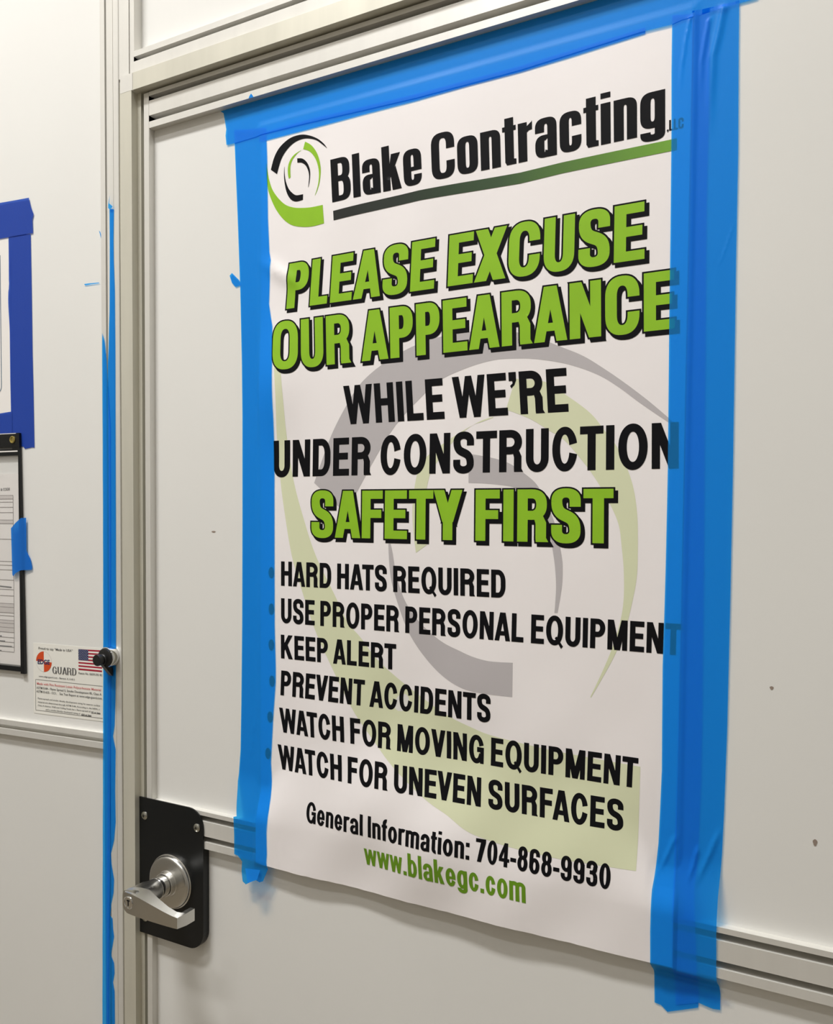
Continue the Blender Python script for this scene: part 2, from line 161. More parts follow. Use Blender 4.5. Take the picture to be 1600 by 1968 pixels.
def tape_mat(name, diffuse, tint, through):
    """crepe tape: a matt coat that lets a little of what lies beneath show through"""
    m = mat(name, diffuse, 0.45, 0, None, (900, 0.25, 0.0004, (1, 1, 0.25)), 0.35)
    nt = m.node_tree
    p = nt.nodes['Principled BSDF']
    t = nt.nodes.new('ShaderNodeBsdfTransparent')
    t.inputs[0].default_value = tint
    mx = nt.nodes.new('ShaderNodeMixShader')
    mx.inputs[0].default_value = through
    out = nt.nodes['Material Output']
    nt.links.new(p.outputs[0], mx.inputs[1])
    nt.links.new(t.outputs[0], mx.inputs[2])
    nt.links.new(mx.outputs[0], out.inputs[0])
    return m

def gradient_mat(name, stops, x0, x1):
    m = mat(name, stops[0][1], 0.4)
    nt = m.node_tree
    p = nt.nodes['Principled BSDF']
    tc = nt.nodes.new('ShaderNodeTexCoord')
    sx = nt.nodes.new('ShaderNodeSeparateXYZ')
    mr = nt.nodes.new('ShaderNodeMapRange')
    mr.inputs['From Min'].default_value, mr.inputs['From Max'].default_value = x0, x1
    r = nt.nodes.new('ShaderNodeValToRGB')
    el = r.color_ramp.elements
    el[0].position, el[0].color = stops[0]
    el[1].position, el[1].color = stops[-1]
    for s in stops[1:-1]:
        e = el.new(s[0])
        e.color = s[1]
    nt.links.new(tc.outputs['Object'], sx.inputs[0])
    nt.links.new(sx.outputs['X'], mr.inputs['Value'])
    nt.links.new(mr.outputs[0], r.inputs[0])
    nt.links.new(r.outputs[0], p.inputs['Base Color'])
    return m

M = {}
M['panel'] = mat('panel', rgb(231, 230, 226), 0.32, 0, (3.0, 0.012, (1, 1, 1)), (120, 0.10, 0.0006, (1, 1, 0.02)), 0.4)
M['alu'] = mat('anodised_aluminium', rgb(226, 224, 218), 0.40, 0.30, (40, 0.03, (1, 1, 0.05)), None, 0.5)
M['alu_worn'] = mat('worn_aluminium', rgb(214, 211, 197), 0.45, 0.32, (22, 0.07, (1, 1, 0.12)), None, 0.5)
M['black'] = mat('black_powder_coat', rgb(18, 20, 22), 0.28, 0, None, (300, 0.05, 0.0003, (1, 1, 1)), 0.4)
M['rubber'] = mat('black_plastic', rgb(24, 24, 24), 0.42)
M['chrome'] = mat('satin_chrome', rgb(212, 211, 207), 0.27, 1.0)
M['polish'] = mat('polished_chrome', rgb(225, 225, 224), 0.08, 1.0)
M['zinc'] = mat('zinc_screw', rgb(190, 190, 182), 0.25, 1.0)
M['brass'] = mat('brass', rgb(214, 196, 120), 0.16, 1.0)
M['paper'] = mat('poster_paper', rgb(247, 242, 242), 0.38, 0, None, (14, 0.12, 0.004, (1, 1, 1)), 0.45)
M['ink'] = mat('black_ink', rgb(20, 20, 23), 0.5, spec=0.08)
M['green'] = mat('green_ink', rgb(146, 196, 44), 0.38, 0, (30, 0.04, (1, 1, 1)), spec=0.3)
M['green_text'] = mat('web_green_ink', rgb(104, 150, 26), 0.36)
M['wm_grey'] = mat('pale_grey_ink', rgb(192, 187, 189), 0.4)
M['wm_green'] = mat('pale_green_ink', rgb(223, 227, 192), 0.4)
M['bar'] = gradient_mat('black_to_green_ink', [(0.0, rgb(24, 26, 25)), (0.25, rgb(24, 38, 27)), (0.55, rgb(42, 74, 34)), (0.8, rgb(84, 128, 36)), (1.0, rgb(112, 166, 40))], -0.68, -0.205)
M['tape'] = tape_mat('blue_painters_tape', (0.016, 0.37, 1.0, 1), (0.06, 0.52, 1.0, 1), 0.60)
M['tape_thick'] = tape_mat('blue_tape_doubled', (0.010, 0.17, 0.68, 1), (0.06, 0.5, 1.0, 1), 0.2)
M['tape_dark'] = tape_mat('dark_blue_tape', (0.022, 0.072, 0.42, 1), (0.1, 0.25, 0.8, 1), 0.25)
M['white_paper'] = mat('white_paper', rgb(238, 234, 230), 0.5)
M['sticker'] = mat('sticker_vinyl', rgb(240, 238, 230), 0.4)
M['grey'] = mat('grey_print', rgb(92, 92, 92), 0.5)
M['line'] = mat('form_line', rgb(120, 112, 108), 0.5)
M['shade'] = mat('form_grey_row', rgb(208, 202, 198), 0.5)
M['red'] = mat('red_print', rgb(214, 120, 120), 0.5)
M['orange'] = mat('orange_print', rgb(214, 78, 34), 0.45)
M['flag_red'] = mat('flag_red', rgb(168, 24, 52), 0.45)
M['navy'] = mat('flag_navy', rgb(34, 48, 96), 0.45)
M['slate'] = mat('slate_print', rgb(96, 120, 138), 0.5)
M['mark'] = mat('scuff', rgb(150, 134, 122), 0.6)
M['wall'] = mat('painted_wall', rgb(150, 146, 138), 0.6, 0, (2, 0.02, (1, 1, 1)))
M['ceil'] = mat('ceiling_tile', rgb(228, 227, 222), 0.8, 0, (60, 0.05, (1, 1, 1)))
M['floor'] = mat('floor_tile', rgb(124, 114, 98), 0.4, 0, (6, 0.08, (1, 1, 1)))
M['clear'] = tape_mat('clear_vinyl', (0.8, 0.8, 0.8, 1), (0.985, 0.985, 0.985, 1), 0.92)
m = bpy.data.materials.new('light_diffuser')
m.use_nodes = True
m.node_tree.nodes['Principled BSDF'].inputs['Emission Color'].default_value = (1, 0.982, 0.958, 1)
m.node_tree.nodes['Principled BSDF'].inputs['Emission Strength'].default_value = 6.0
M['diffuser'] = m

def world_of(o):
    m = o.matrix_basis.copy()
    if o.parent:
        m = world_of(o.parent) @ o.matrix_parent_inverse @ m
    return m

def link_mesh(name, verts, faces, mats, parent=None, smooth=False, mat_idx=None):
    me = bpy.data.meshes.new(name)
    me.from_pydata([tuple(v) for v in verts], [], faces)
    if not isinstance(mats, (list, tuple)):
        mats = [mats]
    for q in mats:
        me.materials.append(q)
    if mat_idx:
        for p, i in zip(me.polygons, mat_idx):
            p.material_index = i
    if smooth:
        for p in me.polygons:
            p.use_smooth = True
    me.update()
    o = bpy.data.objects.new(name, me)
    COL.objects.link(o)
    if parent:
        o.parent = parent
        o.matrix_parent_inverse = world_of(parent).inverted()
    return o

def from_bm(name, bm, mats, parent=None, smooth=False):
    bmesh.ops.recalc_face_normals(bm, faces=bm.faces)
    me = bpy.data.meshes.new(name)
    bm.to_mesh(me)
    bm.free()
    if not isinstance(mats, (list, tuple)):
        mats = [mats]
    for q in mats:
        me.materials.append(q)
    if smooth:
        for p in me.polygons:
            p.use_smooth = True
        me.set_sharp_from_angle(angle=math.radians(38))
    o = bpy.data.objects.new(name, me)
    COL.objects.link(o)
    if parent:
        o.parent = parent
        o.matrix_parent_inverse = world_of(parent).inverted()
    return o

def empty(name, loc, label=None, cat=None, group=None, kind=None):
    o = bpy.data.objects.new(name, None)
    o.empty_display_size = 0.03
    o.location = loc
    COL.objects.link(o)
    tag(o, label, cat, group, kind)
    return o

def tag(o, label=None, cat=None, group=None, kind=None):
    for k, v in (('label', label), ('category', cat), ('group', group), ('kind', kind)):
        if v:
            o[k] = v
    return o

def box(bm, x0, x1, y0, y1, z0, z1):
    vs = [bm.verts.new((x, y, z)) for x in (x0, x1) for y in (y0, y1) for z in (z0, z1)]
    for f in ((0, 1, 3, 2), (4, 6, 7, 5), (0, 4, 5, 1), (2, 3, 7, 6), (0, 2, 6, 4), (1, 5, 7, 3)):
        bm.faces.new([vs[i] for i in f])

def box_obj(name, b, m, parent=None, bevel=0.0):
    bm = bmesh.new()
    box(bm, *b)
    if bevel:
        bmesh.ops.bevel(bm, geom=bm.edges[:], offset=bevel, segments=2, affect='EDGES')
    return from_bm(name, bm, m, parent)

def extrude(bm, ring, fa, fb):
    """closed ring of 2-D points, swept from fa(p) to fb(p)"""
    a = [bm.verts.new(fa(p)) for p in ring]
    b = [bm.verts.new(fb(p)) for p in ring]
    n = len(ring)
    for i in range(n):
        bm.faces.new((a[i], a[(i + 1) % n], b[(i + 1) % n], b[i]))
    bm.faces.new(a)
    bm.faces.new(b)

def bar_h(name, prof, x0, x1, m, parent=None):        # prof: (depth, z)
    bm = bmesh.new()
    extrude(bm, prof, lambda p: (x0, -p[0], p[1]), lambda p: (x1, -p[0], p[1]))
    bmesh.ops.triangulate(bm, faces=[f for f in bm.faces if len(f.verts) > 4])
    return from_bm(name, bm, m, parent)

def bar_v(name, prof, z0, z1, m, parent=None):        # prof: (x, depth)
    bm = bmesh.new()
    extrude(bm, prof, lambda p: (p[0], -p[1], z0), lambda p: (p[0], -p[1], z1))
    bmesh.ops.triangulate(bm, faces=[f for f in bm.faces if len(f.verts) > 4])
    return from_bm(name, bm, m, parent)

def lathe(bm, c, prof, n=48, axis=Vector((0, -1, 0))):
    """prof: (distance along axis, radius) from the base outwards"""
    axis = axis.normalized()
    e1 = axis.cross(Vector((0, 0, 1))).normalized()
    e2 = e1.cross(axis)
    rings = []
    for h, r in prof:
        if r <= 1e-6:
            rings.append([bm.verts.new(c + axis * h)])
        else:
            rings.append([bm.verts.new(c + axis * h + (e1 * math.cos(2 * math.pi * i / n) + e2 * math.sin(2 * math.pi * i / n)) * r) for i in range(n)])
    for a, b in zip(rings, rings[1:]):
        for i in range(n):
            j = (i + 1) % n
            if len(a) == 1 and len(b) == 1:
                continue
            if len(a) == 1:
                bm.faces.new((a[0], b[i], b[j]))
            elif len(b) == 1:
                bm.faces.new((a[i], a[j], b[0]))
            else:
                bm.faces.new((a[i], a[j], b[j], b[i]))
    for r in (rings[0], rings[-1]):
        if len(r) > 1:
            bm.faces.new(r)

def ccw(poly):
    a = sum(p[0] * q[1] - q[0] * p[1] for p, q in zip(poly, poly[1:] + poly[:1]))
    return poly if a > 0 else poly[::-1]

def clean(poly, eps=1e-6):
    out = []
    for p in poly:
        if not out or abs(p[0] - out[-1][0]) + abs(p[1] - out[-1][1]) > eps:
            out.append(tuple(p))
    if abs(out[0][0] - out[-1][0]) + abs(out[0][1] - out[-1][1]) <= eps:
        out.pop()
    return out

def cdt(layers, grid):
    """layers: list of polygon lists, later ones print over earlier ones.  The union is cut on a grid so that it can
    follow a curved sheet.  Returns points, triangles and each triangle's layer."""
    pts, faces, owner = [], [], []
    for li, polys in enumerate(layers):
        for p in polys:
            p = ccw(clean(p))
            if len(p) < 3:
                continue
            faces.append(list(range(len(pts), len(pts) + len(p))))
            pts += p
            owner.append(li)
    xs, zs = [p[0] for p in pts], [p[1] for p in pts]
    ox, oz = sum(xs) / len(xs), sum(zs) / len(zs)
    x0, x1, z0, z1 = min(xs), max(xs), min(zs), max(zs)
    K = 10.0
    vec = [Vector(((p[0] - ox) * K, (p[1] - oz) * K)) for p in pts]
    edges = []
    def line(a, b):
        vec.append(Vector(((a[0] - ox) * K, (a[1] - oz) * K)))
        vec.append(Vector(((b[0] - ox) * K, (b[1] - oz) * K)))
        edges.append((len(vec) - 2, len(vec) - 1))
    e = grid * 0.37
    if grid:
        x = math.floor(x0 / grid) * grid
        while x < x1 + grid:
            line((x + 1.3e-4, z0 - e), (x + 1.3e-4, z1 + e))
            x += grid
        z = math.floor(z0 / grid) * grid
        while z < z1 + grid:
            line((x0 - e, z + 1.7e-4), (x1 + e, z + 1.7e-4))
            z += grid
    v, _, f, _, _, of = delaunay_2d_cdt(vec, edges, faces, 0, 1e-5)
    tris, lay = [], []
    for t, o in zip(f, of):
        if o:
            tris.append(tuple(t))
            lay.append(max(owner[i] for i in o))
    used = sorted({i for t in tris for i in t})
    re = {i: k for k, i in enumerate(used)}
    P = [(v[i][0] / K + ox, v[i][1] / K + oz) for i in used]
    return P, [tuple(re[i] for i in t) for t in tris], lay

def sheet(name, layers, mats, place, grid=0.006, parent=None):
    P, tris, lay = cdt(layers, grid)
    V = [place(x, z) for x, z in P]
    # make every triangle face the room
    out = []
    for t in tris:
        a, b, c = (Vector(V[i]) for i in t)
        out.append(t if (b - a).cross(c - a).y < 0 else t[::-1])
    return link_mesh(name, V, out, mats, parent, True, lay if isinstance(mats, (list, tuple)) else None)

# ------------------------------------------------------------------ lettering: a condensed grotesque drawn from arcs and bars
def arc(cx, cy, rx, ry, a0, a1, p, n):
    out = []
    for i in range(n + 1):
        a = math.radians(a0 + (a1 - a0) * i / n)
        c, s = math.cos(a), math.sin(a)
        out.append((cx + rx * math.copysign(abs(c) ** (2 / p), c), cy + ry * math.copysign(abs(s) ** (2 / p), s)))
    return out

class Style:
    def __init__(s, S, B, X=0.74, p=2.2, cond=0.66, sb=0.07, desc=0.2, over=0.012, word=0.25, k=0.62, wid=None):
        s.S, s.B, s.X, s.p, s.cond, s.sb, s.desc, s.over, s.word, s.k = S, B, X, p, cond, sb, desc, over, word, k
        s.wid = wid or {}

def R_(x0, y0, x1, y1):
    return [(x0, y0), (x1, y0), (x1, y1), (x0, y1)]

def stroke(xa, ya, xb, yb, s):
    h = s / 2
    return [(xa - h, ya), (xa + h, ya), (xb + h, yb), (xb - h, yb)]

def thick(path, ws):
    L, Rr = [], []
    n = len(path)
    for i in range(n):
        a, b = path[max(0, i - 1)], path[min(n - 1, i + 1)]
        dx, dy = b[0] - a[0], b[1] - a[1]
        q = math.hypot(dx, dy)
        nx, ny = -dy / q, dx / q
        w = ws(i / (n - 1)) / 2
        L.append((path[i][0] + nx * w, path[i][1] + ny * w))
        Rr.append((path[i][0] - nx * w, path[i][1] - ny * w))
    return L + Rr[::-1]

def cap_top(x0, x1, y, ry, F, a0=0, a1=180, S=None):
    S = S or F.S
    cx, rx = (x0 + x1) / 2, (x1 - x0) / 2
    cy = y - ry
    n = max(6, int(abs(a1 - a0) / 9))
    return arc(cx, cy, rx, ry, a0, a1, F.p, n) + arc(cx, cy, max(.004, rx - S), ry - F.B, a1, a0, F.p, n), cy

def cap_bot(x0, x1, y, ry, F, a0=180, a1=360, S=None):
    S = S or F.S
    cx, rx = (x0 + x1) / 2, (x1 - x0) / 2
    cy = y + ry
    n = max(6, int(abs(a1 - a0) / 9))
    return arc(cx, cy, rx, ry, a0, a1, F.p, n) + arc(cx, cy, max(.004, rx - S), ry - F.B, a1, a0, F.p, n), cy

def oval(x0, x1, y0, y1, F):
    ry = min((y1 - y0) / 2, max((x1 - x0) * F.k, F.B + 0.03))
    t, ty = cap_top(x0, x1, y1, ry, F)
    b, by = cap_bot(x0, x1, y0, ry, F)
    g = [t, b]
    if ty - by > 0.002:
        g += [R_(x0, by, x0 + F.S, ty), R_(x1 - F.S, by, x1, ty)]
    return g

def cee(x0, x1, y0, y1, F, up, dn):
    """open bowl; up/dn: heights where the right-hand terminals stop"""
    ry = min((y1 - y0) / 2, max((x1 - x0) * F.k, F.B + 0.03))
    cut = lambda h: math.degrees(math.asin(min(1.0, max(0.0, h / ry)) ** (F.p / 2)))
    ca = cut(up - (y1 - ry)) if up > y1 - ry else 0
    cb = cut((y0 + ry) - dn) if dn < y0 + ry else 0
    t, ty = cap_top(x0, x1, y1, ry, F, ca, 180)
    b, by = cap_bot(x0, x1, y0, ry, F, 180, 360 - cb)
    g = [t, b, R_(x0, by - .001, x0 + F.S, ty + .001)]
    if up < ty:
        g.append(R_(x1 - F.S, up, x1, ty))
    if dn > by:
        g.append(R_(x1 - F.S, by, x1, dn))
    return g

def ess(w, y0, y1, F):
    S, h = F.S, y1 - y0
    ry = max(h * 0.235, F.B + 0.03)
    t, ty = cap_top(0, w, y1, ry, F)
    b, by = cap_bot(0, w, y0, ry, F)
    g = [t, b, R_(w - S, y1 - h * 0.335, w, ty + .001), R_(0, by - .001, S, y0 + h * 0.335)]
    pa, pb = (S / 2, ty + .002), (w - S / 2, by - .002)
    m = (ty - by) * 0.72
    path = []
    for i in range(21):
        u = i / 20
        c = [(1 - u) ** 3, 3 * u * (1 - u) ** 2, 3 * u * u * (1 - u), u ** 3]
        path.append((c[0] * pa[0] + c[1] * pa[0] + c[2] * pb[0] + c[3] * pb[0],
                     c[0] * pa[1] + c[1] * (pa[1] - m) + c[2] * (pb[1] + m) + c[3] * pb[1]))
    g.append(thick(path, lambda u: S * (1 + 0.10 * math.sin(math.pi * u))))
    return g

def bowl_r(x0, x1, y0, y1, F):
    """bowl of P, R, B, D: bars to the right, round corners, right-hand stem"""
    S, B = F.S, F.B
    h = y1 - y0
    rx, ry = min((x1 - x0) * 0.62, 0.9 * h), h / 2 if h < 0.7 else h * (0.30 if F.k < 1 else 0.42)
    n = 10
    def q(cy, a0, a1, sgn):
        cx = x1 - rx
        return arc(cx, cy, rx, ry, a0, a1, F.p, n) + arc(cx, cy, max(.004, rx - S), max(.004, ry - B), a1, a0, F.p, n)
    g = [R_(x0, y1 - B, x1 - rx + .001, y1), R_(x0, y0, x1 - rx + .001, y0 + B),
         q(y1 - ry, 0, 90, 1), q(y0 + ry, 270, 360, -1)]
    if h - 2 * ry > .002:
        g.append(R_(x1 - S, y0 + ry, x1, y1 - ry))
    return g

WID = dict(zip('ABCDEFGHIKLMNOPQRSTUVWXY', (.66, .60, .63, .60, .52, .50, .65, .60, .0, .66, .50, .74, .60, .68, .57, .68, .62, .58, .57, .59, .64, .93, .66, .66)))
WID.update(dict(zip('abcefgiklmnorstw', (.52, .53, .51, .52, .33, .53, 0, .54, 0, .82, .51, .54, .35, .5, .34, .77))))
WID.update({c: .52 for c in '0346789'})

def glyph(ch, F):
    S, B, X, ov = F.S, F.B, F.X, F.over
    w = F.wid.get(ch, WID.get(ch, 0.3)) * 1.39 * F.cond
    sb = F.sb
    g = []
    if ch == ' ':
        return [], 0, F.word
    if ch in 'ILl':
        g = [R_(0, 0, S, 1)]
        if ch == 'L':
            g.append(R_(0, 0, w, B))
        else:
            w = S
    elif ch in 'EF':
        g = [R_(0, 0, S, 1), R_(0, 1 - B, w, 1), R_(0, .515 - B / 2, w * .94, .515 + B / 2)]
        if ch == 'E':
            g.append(R_(0, 0, w * 1.02, B))
    elif ch == 'H':
        g = [R_(0, 0, S, 1), R_(w - S, 0, w, 1), R_(0, .52 - B / 2, w, .52 + B / 2)]
    elif ch == 'T':
        g = [R_(0, 1 - B, w, 1), R_(w / 2 - S / 2, 0, w / 2 + S / 2, 1)]
        sb = F.sb * .35
    elif ch == 'N':
        g = [R_(0, 0, S * .94, 1), R_(w - S * .94, 0, w, 1), [(0, 1), (w - S * 1.06, 0), (w, 0), (S * 1.06, 1)]]
    elif ch == 'M':
        g = [R_(0, 0, S * .94, 1), R_(w - S * .94, 0, w, 1), stroke(S * .62, 1, w / 2, 0, S * 1.06), stroke(w - S * .62, 1, w / 2, 0, S * 1.06)]
    elif ch == 'V':
        g = [stroke(S * .53, 1, w / 2, 0, S * 1.06), stroke(w - S * .53, 1, w / 2, 0, S * 1.06)]
        sb = F.sb * .25
    elif ch in 'Ww':
        h = 1 if ch == 'W' else X
        s = S * (.98 if ch == 'W' else .86)
        a, b, c, d, e = s / 2, w * .285, w / 2, w * .715, w - s / 2
        g = [stroke(a, h, b, 0, s), stroke(c, h, b, 0, s * .92), stroke(c, h, d, 0, s * .92), stroke(e, h, d, 0, s)]
        sb = F.sb * .3
    elif ch == 'A':
        q = w / 2
        g = [stroke(S * .49, 0, q - S * .10, 1, S * .98), stroke(w - S * .49, 0, q + S * .10, 1, S * .98),
             R_(w * .26, .19, w * .74, .19 + B * .85)]
        sb = F.sb * .25
    elif ch == 'X':
        g = [stroke(S * .6, 0, w - S * .6, 1, S * 1.2), stroke(S * .6, 1, w - S * .6, 0, S * 1.2)]
        sb = F.sb * .3
    elif ch == 'Y':
        g = [stroke(S * .58, 1, w / 2, .36, S * 1.12), stroke(w - S * .58, 1, w / 2, .36, S * 1.12), R_(w / 2 - S / 2, 0, w / 2 + S / 2, .42)]
        sb = F.sb * .25
    elif ch in 'Kk':
        h = 1 if ch == 'K' else X
        g = [R_(0, 0, S, 1), [(S * .9, h * .30), (S * .9, h * .62), (w - S * 1.22, h), (w - S * .02, h)],
             [(S * 1.05, h * .46), (S * 1.75, h * .66), (w, 0), (w - S * 1.2, 0)]]
    elif ch == 'O':
        g = oval(0, w, -ov, 1 + ov, F)
    elif ch == 'Q':
        g = oval(0, w, -ov, 1 + ov, F) + [[(w * .52, .235), (w * .62, .30), (w * 1.01, -.03), (w * .90, -.115)]]
    elif ch == 'C':
        g = cee(0, w, -ov, 1 + ov, F, .635, .375)
    elif ch == 'G':
        g = cee(0, w, -ov, 1 + ov, F, .66, .30) + [R_(w * .54, .40, w, .40 + B), R_(w - S * .82, 0, w, .42)]
    elif ch == 'U':
        b, by = cap_bot(0, w, -ov, w * .62, F)
        g = [b, R_(0, by, S, 1), R_(w - S, by, w, 1)]
    elif ch == 'S':
        g = ess(w, -ov, 1 + ov, F)
    elif ch == 'D':
        g = [R_(0, 0, S, 1)] + bowl_r(S * .5, w, 0, 1, F)
    elif ch == 'P':
        g = [R_(0, 0, S, 1)] + bowl_r(S * .5, w, .385, 1, F)
    elif ch == 'B':
        g = [R_(0, 0, S, 1)] + bowl_r(S * .5, w * .97, .465, 1, F) + bowl_r(S * .5, w, 0, .465 + B * .95, F)
    elif ch == 'R':
        y = .42
        g = [R_(0, 0, S, 1)] + bowl_r(S * .5, w * .98, y, 1, F)
        x1 = w * .96
        n = 8
        ro, ri = (.20, .20), (.20 - S * .55, .20 - B * .8)
        leg = arc(x1 - .14, y - .02, .14, .11, 90, 0, 2.2, n) + [(x1 + .005, .10), (w * 1.04, 0), (x1 - S * .93, 0), (x1 - S, .10)] + \
              arc(x1 - .14, y - .02 - .0, .14 - S if .14 > S + .004 else .004, .02, 0, 90, 2.2, n)
        g += [[(x1 - S, .06), (x1, .06), (x1, y - .05), (x1 - S * .35, y + B * .55), (x1 - S * 1.25, y + B * .55), (x1 - S, y - .07)],
              [(x1 - S * .97, 0), (w * 1.035, 0), (x1 + .002, .075), (x1 - S, .075)]]
    elif ch == 'o':
        g = oval(0, w, -ov, X + ov, F)
    elif ch == 'c':
        g = cee(0, w, -ov, X + ov, F, X * .63, X * .38)
    elif ch == 'e':
        ry = min(X / 2, max(w * F.k, B + .03))
        t, ty = cap_top(0, w, X + ov, ry, F)
        cb = math.degrees(math.asin(min(1.0, max(0.0, (ry - ov - X * .29) / ry)) ** (F.p / 2)))
        b, by = cap_bot(0, w, -ov, ry, F, 180, 360 - cb)
        mb = B * .72
        g = [t, b, R_(0, by - .001, S, ty + .001), R_(w - S, X * .40, w, ty + .001), R_(S * .5, X * .40, w, X * .40 + mb)]
        if by < X * .29:
            g.append(R_(w - S, by, w, X * .29))
    elif ch == 'a':
        ry = min(X * .33, max(w * .55, B + .03))
        t, ty = cap_top(0, w, X + ov, ry, F)
        g = [t, R_(w - S, 0, w, ty + .001), R_(0, X * .64, S, ty + .001)]
        lo = X * .57
        F2 = Style(S, B * .86, X, F.p, F.cond)
        ry2 = (lo + ov) / 2
        t2, _ = cap_top(0, w - S * .25, lo, ry2, F2, 60, 180)
        b2, _ = cap_bot(0, w - S * .25, -ov, ry2, F2, 180, 330)
        g += [t2, b2]
    elif ch in 'bg':
        g = oval(0, w, .115 if ch == 'g' and F.p > 2.7 else -ov, X + ov, F)
        if ch == 'b':
            g.append(R_(0, 0, S, 1))
        else:
            b, by = cap_bot(0, w, -F.desc, max(B + .03, .14), F)
            g += [R_(w - S, by - .001, w, X), b, R_(0, by, S, max(by + .004, -F.desc + B + .05))]
    elif ch in 'nmhr':
        ws = [w]
        ry = max(B + .04, X * .26)
        if ch == 'm':
            h = (w - S) / 2
            spans = [(0, h + S), (h, w)]
        elif ch == 'r':
            spans = []
            t, ty = cap_top(0, w * 1.6, X + ov, max(B + .05, X * .30), F, 62, 180)
            g = [R_(0, 0, S, X), t]
            if F.p > 2.7:
                g = [R_(0, 0, S, X), [(S * .8, X * .70), (S * 1.25, X * .78), (w, X * .79), (w, X + .01), (S * 1.5, X * .985), (S * .8, X * .86)]]
        else:
            spans = [(0, w)]
        for a, b in spans:
            t, ty = cap_top(a, b, X + ov, ry, F)
            g += [t, R_(b - S, 0, b, ty + .001)]
        if ch != 'r':
            g.append(R_(0, 0, S, X))
    elif ch == 'f':
        t, ty = cap_top(w * .18, w * 1.55, 1 + ov, .22, F, 82, 180)
        g = [t, R_(w * .18, 0, w * .18 + S, ty + .001), R_(0, X - B * .8, w, X)]
        sb = F.sb * .5
    elif ch == 't':
        b, by = cap_bot(w * .18, w * 1.5, -ov, .2, F, 180, 278)
        g = [b, R_(w * .18, by - .001, w * .18 + S, X + .19), R_(0, X - B * .8, w, X)]
        if F.p > 2.7:
            g = [R_(w * .18, .06, w * .18 + S, X + .17), R_(0, X - B * .8, w, X), [(w * .18, .07), (w * .30, .0), (w, 0), (w, B * .85), (w * .18 + S * .95, B * .95), (w * .18 + S * .8, .3)]]
        sb = F.sb * .5
    elif ch == 'i':
        w = S
        g = [R_(0, 0, S, X), R_(0, 1 - B * .85, S, 1)]
    elif ch == '0':
        g = oval(0, w, -ov, 1 + ov, F)
    elif ch == '8':
        g = oval(w * .04, w * .96, .475, 1 + ov, F) + oval(0, w, -ov, .475 + B, F)
    elif ch == '9':
        g = oval(0, w, .36, 1 + ov, F)
        b, by = cap_bot(0, w, -ov, .24, F)
        g += [b, R_(w - S, by - .001, w, .80), R_(0, by, S, .29)]
    elif ch == '6':
        g = oval(0, w, -ov, .64, F)
        t, ty = cap_top(0, w, 1 + ov, .24, F)
        g += [t, R_(0, .2, S, ty + .001), R_(w - S, .71, w, ty)]
    elif ch == '3':
        t, ty = cap_top(0, w, 1 + ov, .24, F)
        b, by = cap_bot(0, w, -ov, .25, F)
        g = [t, b, R_(0, .69, S, ty), R_(0, by, S, .32)]
        F2 = F
        t2, _ = cap_bot(0, w * .97, .465, .27, F2, 270, 360)
        b2, _ = cap_top(0, w, .465 + B, .30, F2, 0, 90)
        g += [t2, b2, R_(w * .30, .465, w * .52, .465 + B), R_(w - S, by - .001, w, .32), R_(w * .97 - S, .72, w * .97, ty + .001)]
    elif ch == '7':
        g = [R_(0, 1 - B, w, 1), [(w * .16, 0), (w * .16 + S * 1.08, 0), (w, 1 - B * 1.02), (w - S * .2, 1 - B * .6), (w - S * 1.25, 1 - B * .6)]]
    elif ch == '4':
        g = [R_(w - S * 1.35, 0, w - S * .38, 1), R_(0, .215, w * 1.04, .215 + B * .92),
             [(0, .215 + B * .5), (S * .8, .215 + B * .9), (w - S * .9, .86), (w - S * .9, 1), (w - S * 1.3, 1), (0, .215 + B * 1.1)]]
    elif ch == '.':
        w = S
        g = [R_(0, 0, S, B * 1.15)]
    elif ch == ':':
        w = S
        g = [R_(0, 0, S, B * 1.15), R_(0, X - B * 1.15, S, X)]
    elif ch == '-':
        w = S * 1.55
        g = [R_(0, .285, w, .285 + B * 1.05)]
        sb = F.sb * .6
    elif ch in ",’":
        w = S
        y = 0 if ch == ',' else 1 - B * 1.15
        g = [R_(0, y, S, y + B * 1.15), [(S * .3, y - B * .95), (S * .75, y - B * .55), (S, y + .01), (S * .45, y + .01), (S * .5, y - B * .3), (S * .15, y - B * .62)]]
        sb = F.sb * .6
    return g, w, w + 2 * sb

def grow(poly, r):
    poly = ccw(clean(poly))
    n = len(poly)
    out = []
    for i in range(n):
        a, b, c = poly[i - 1], poly[i], poly[(i + 1) % n]
        d1 = (b[0] - a[0], b[1] - a[1])
        d2 = (c[0] - b[0], c[1] - b[1])
        l1, l2 = math.hypot(*d1), math.hypot(*d2)
        n1 = (d1[1] / l1, -d1[0] / l1)
        n2 = (d2[1] / l2, -d2[0] / l2)
        k = 1 + n1[0] * n2[0] + n1[1] * n2[1]
        if k < 0.35:
            out += [(b[0] + n1[0] * r, b[1] + n1[1] * r), (b[0] + n2[0] * r, b[1] + n2[1] * r)] if n1[0] * d2[0] + n1[1] * d2[1] < 0 else [(b[0] + (n1[0] + n2[0]) * r, b[1] + (n1[1] + n2[1]) * r)]
        else:
            out.append((b[0] + (n1[0] + n2[0]) * r / k, b[1] + (n1[1] + n2[1]) * r / k))
    return out

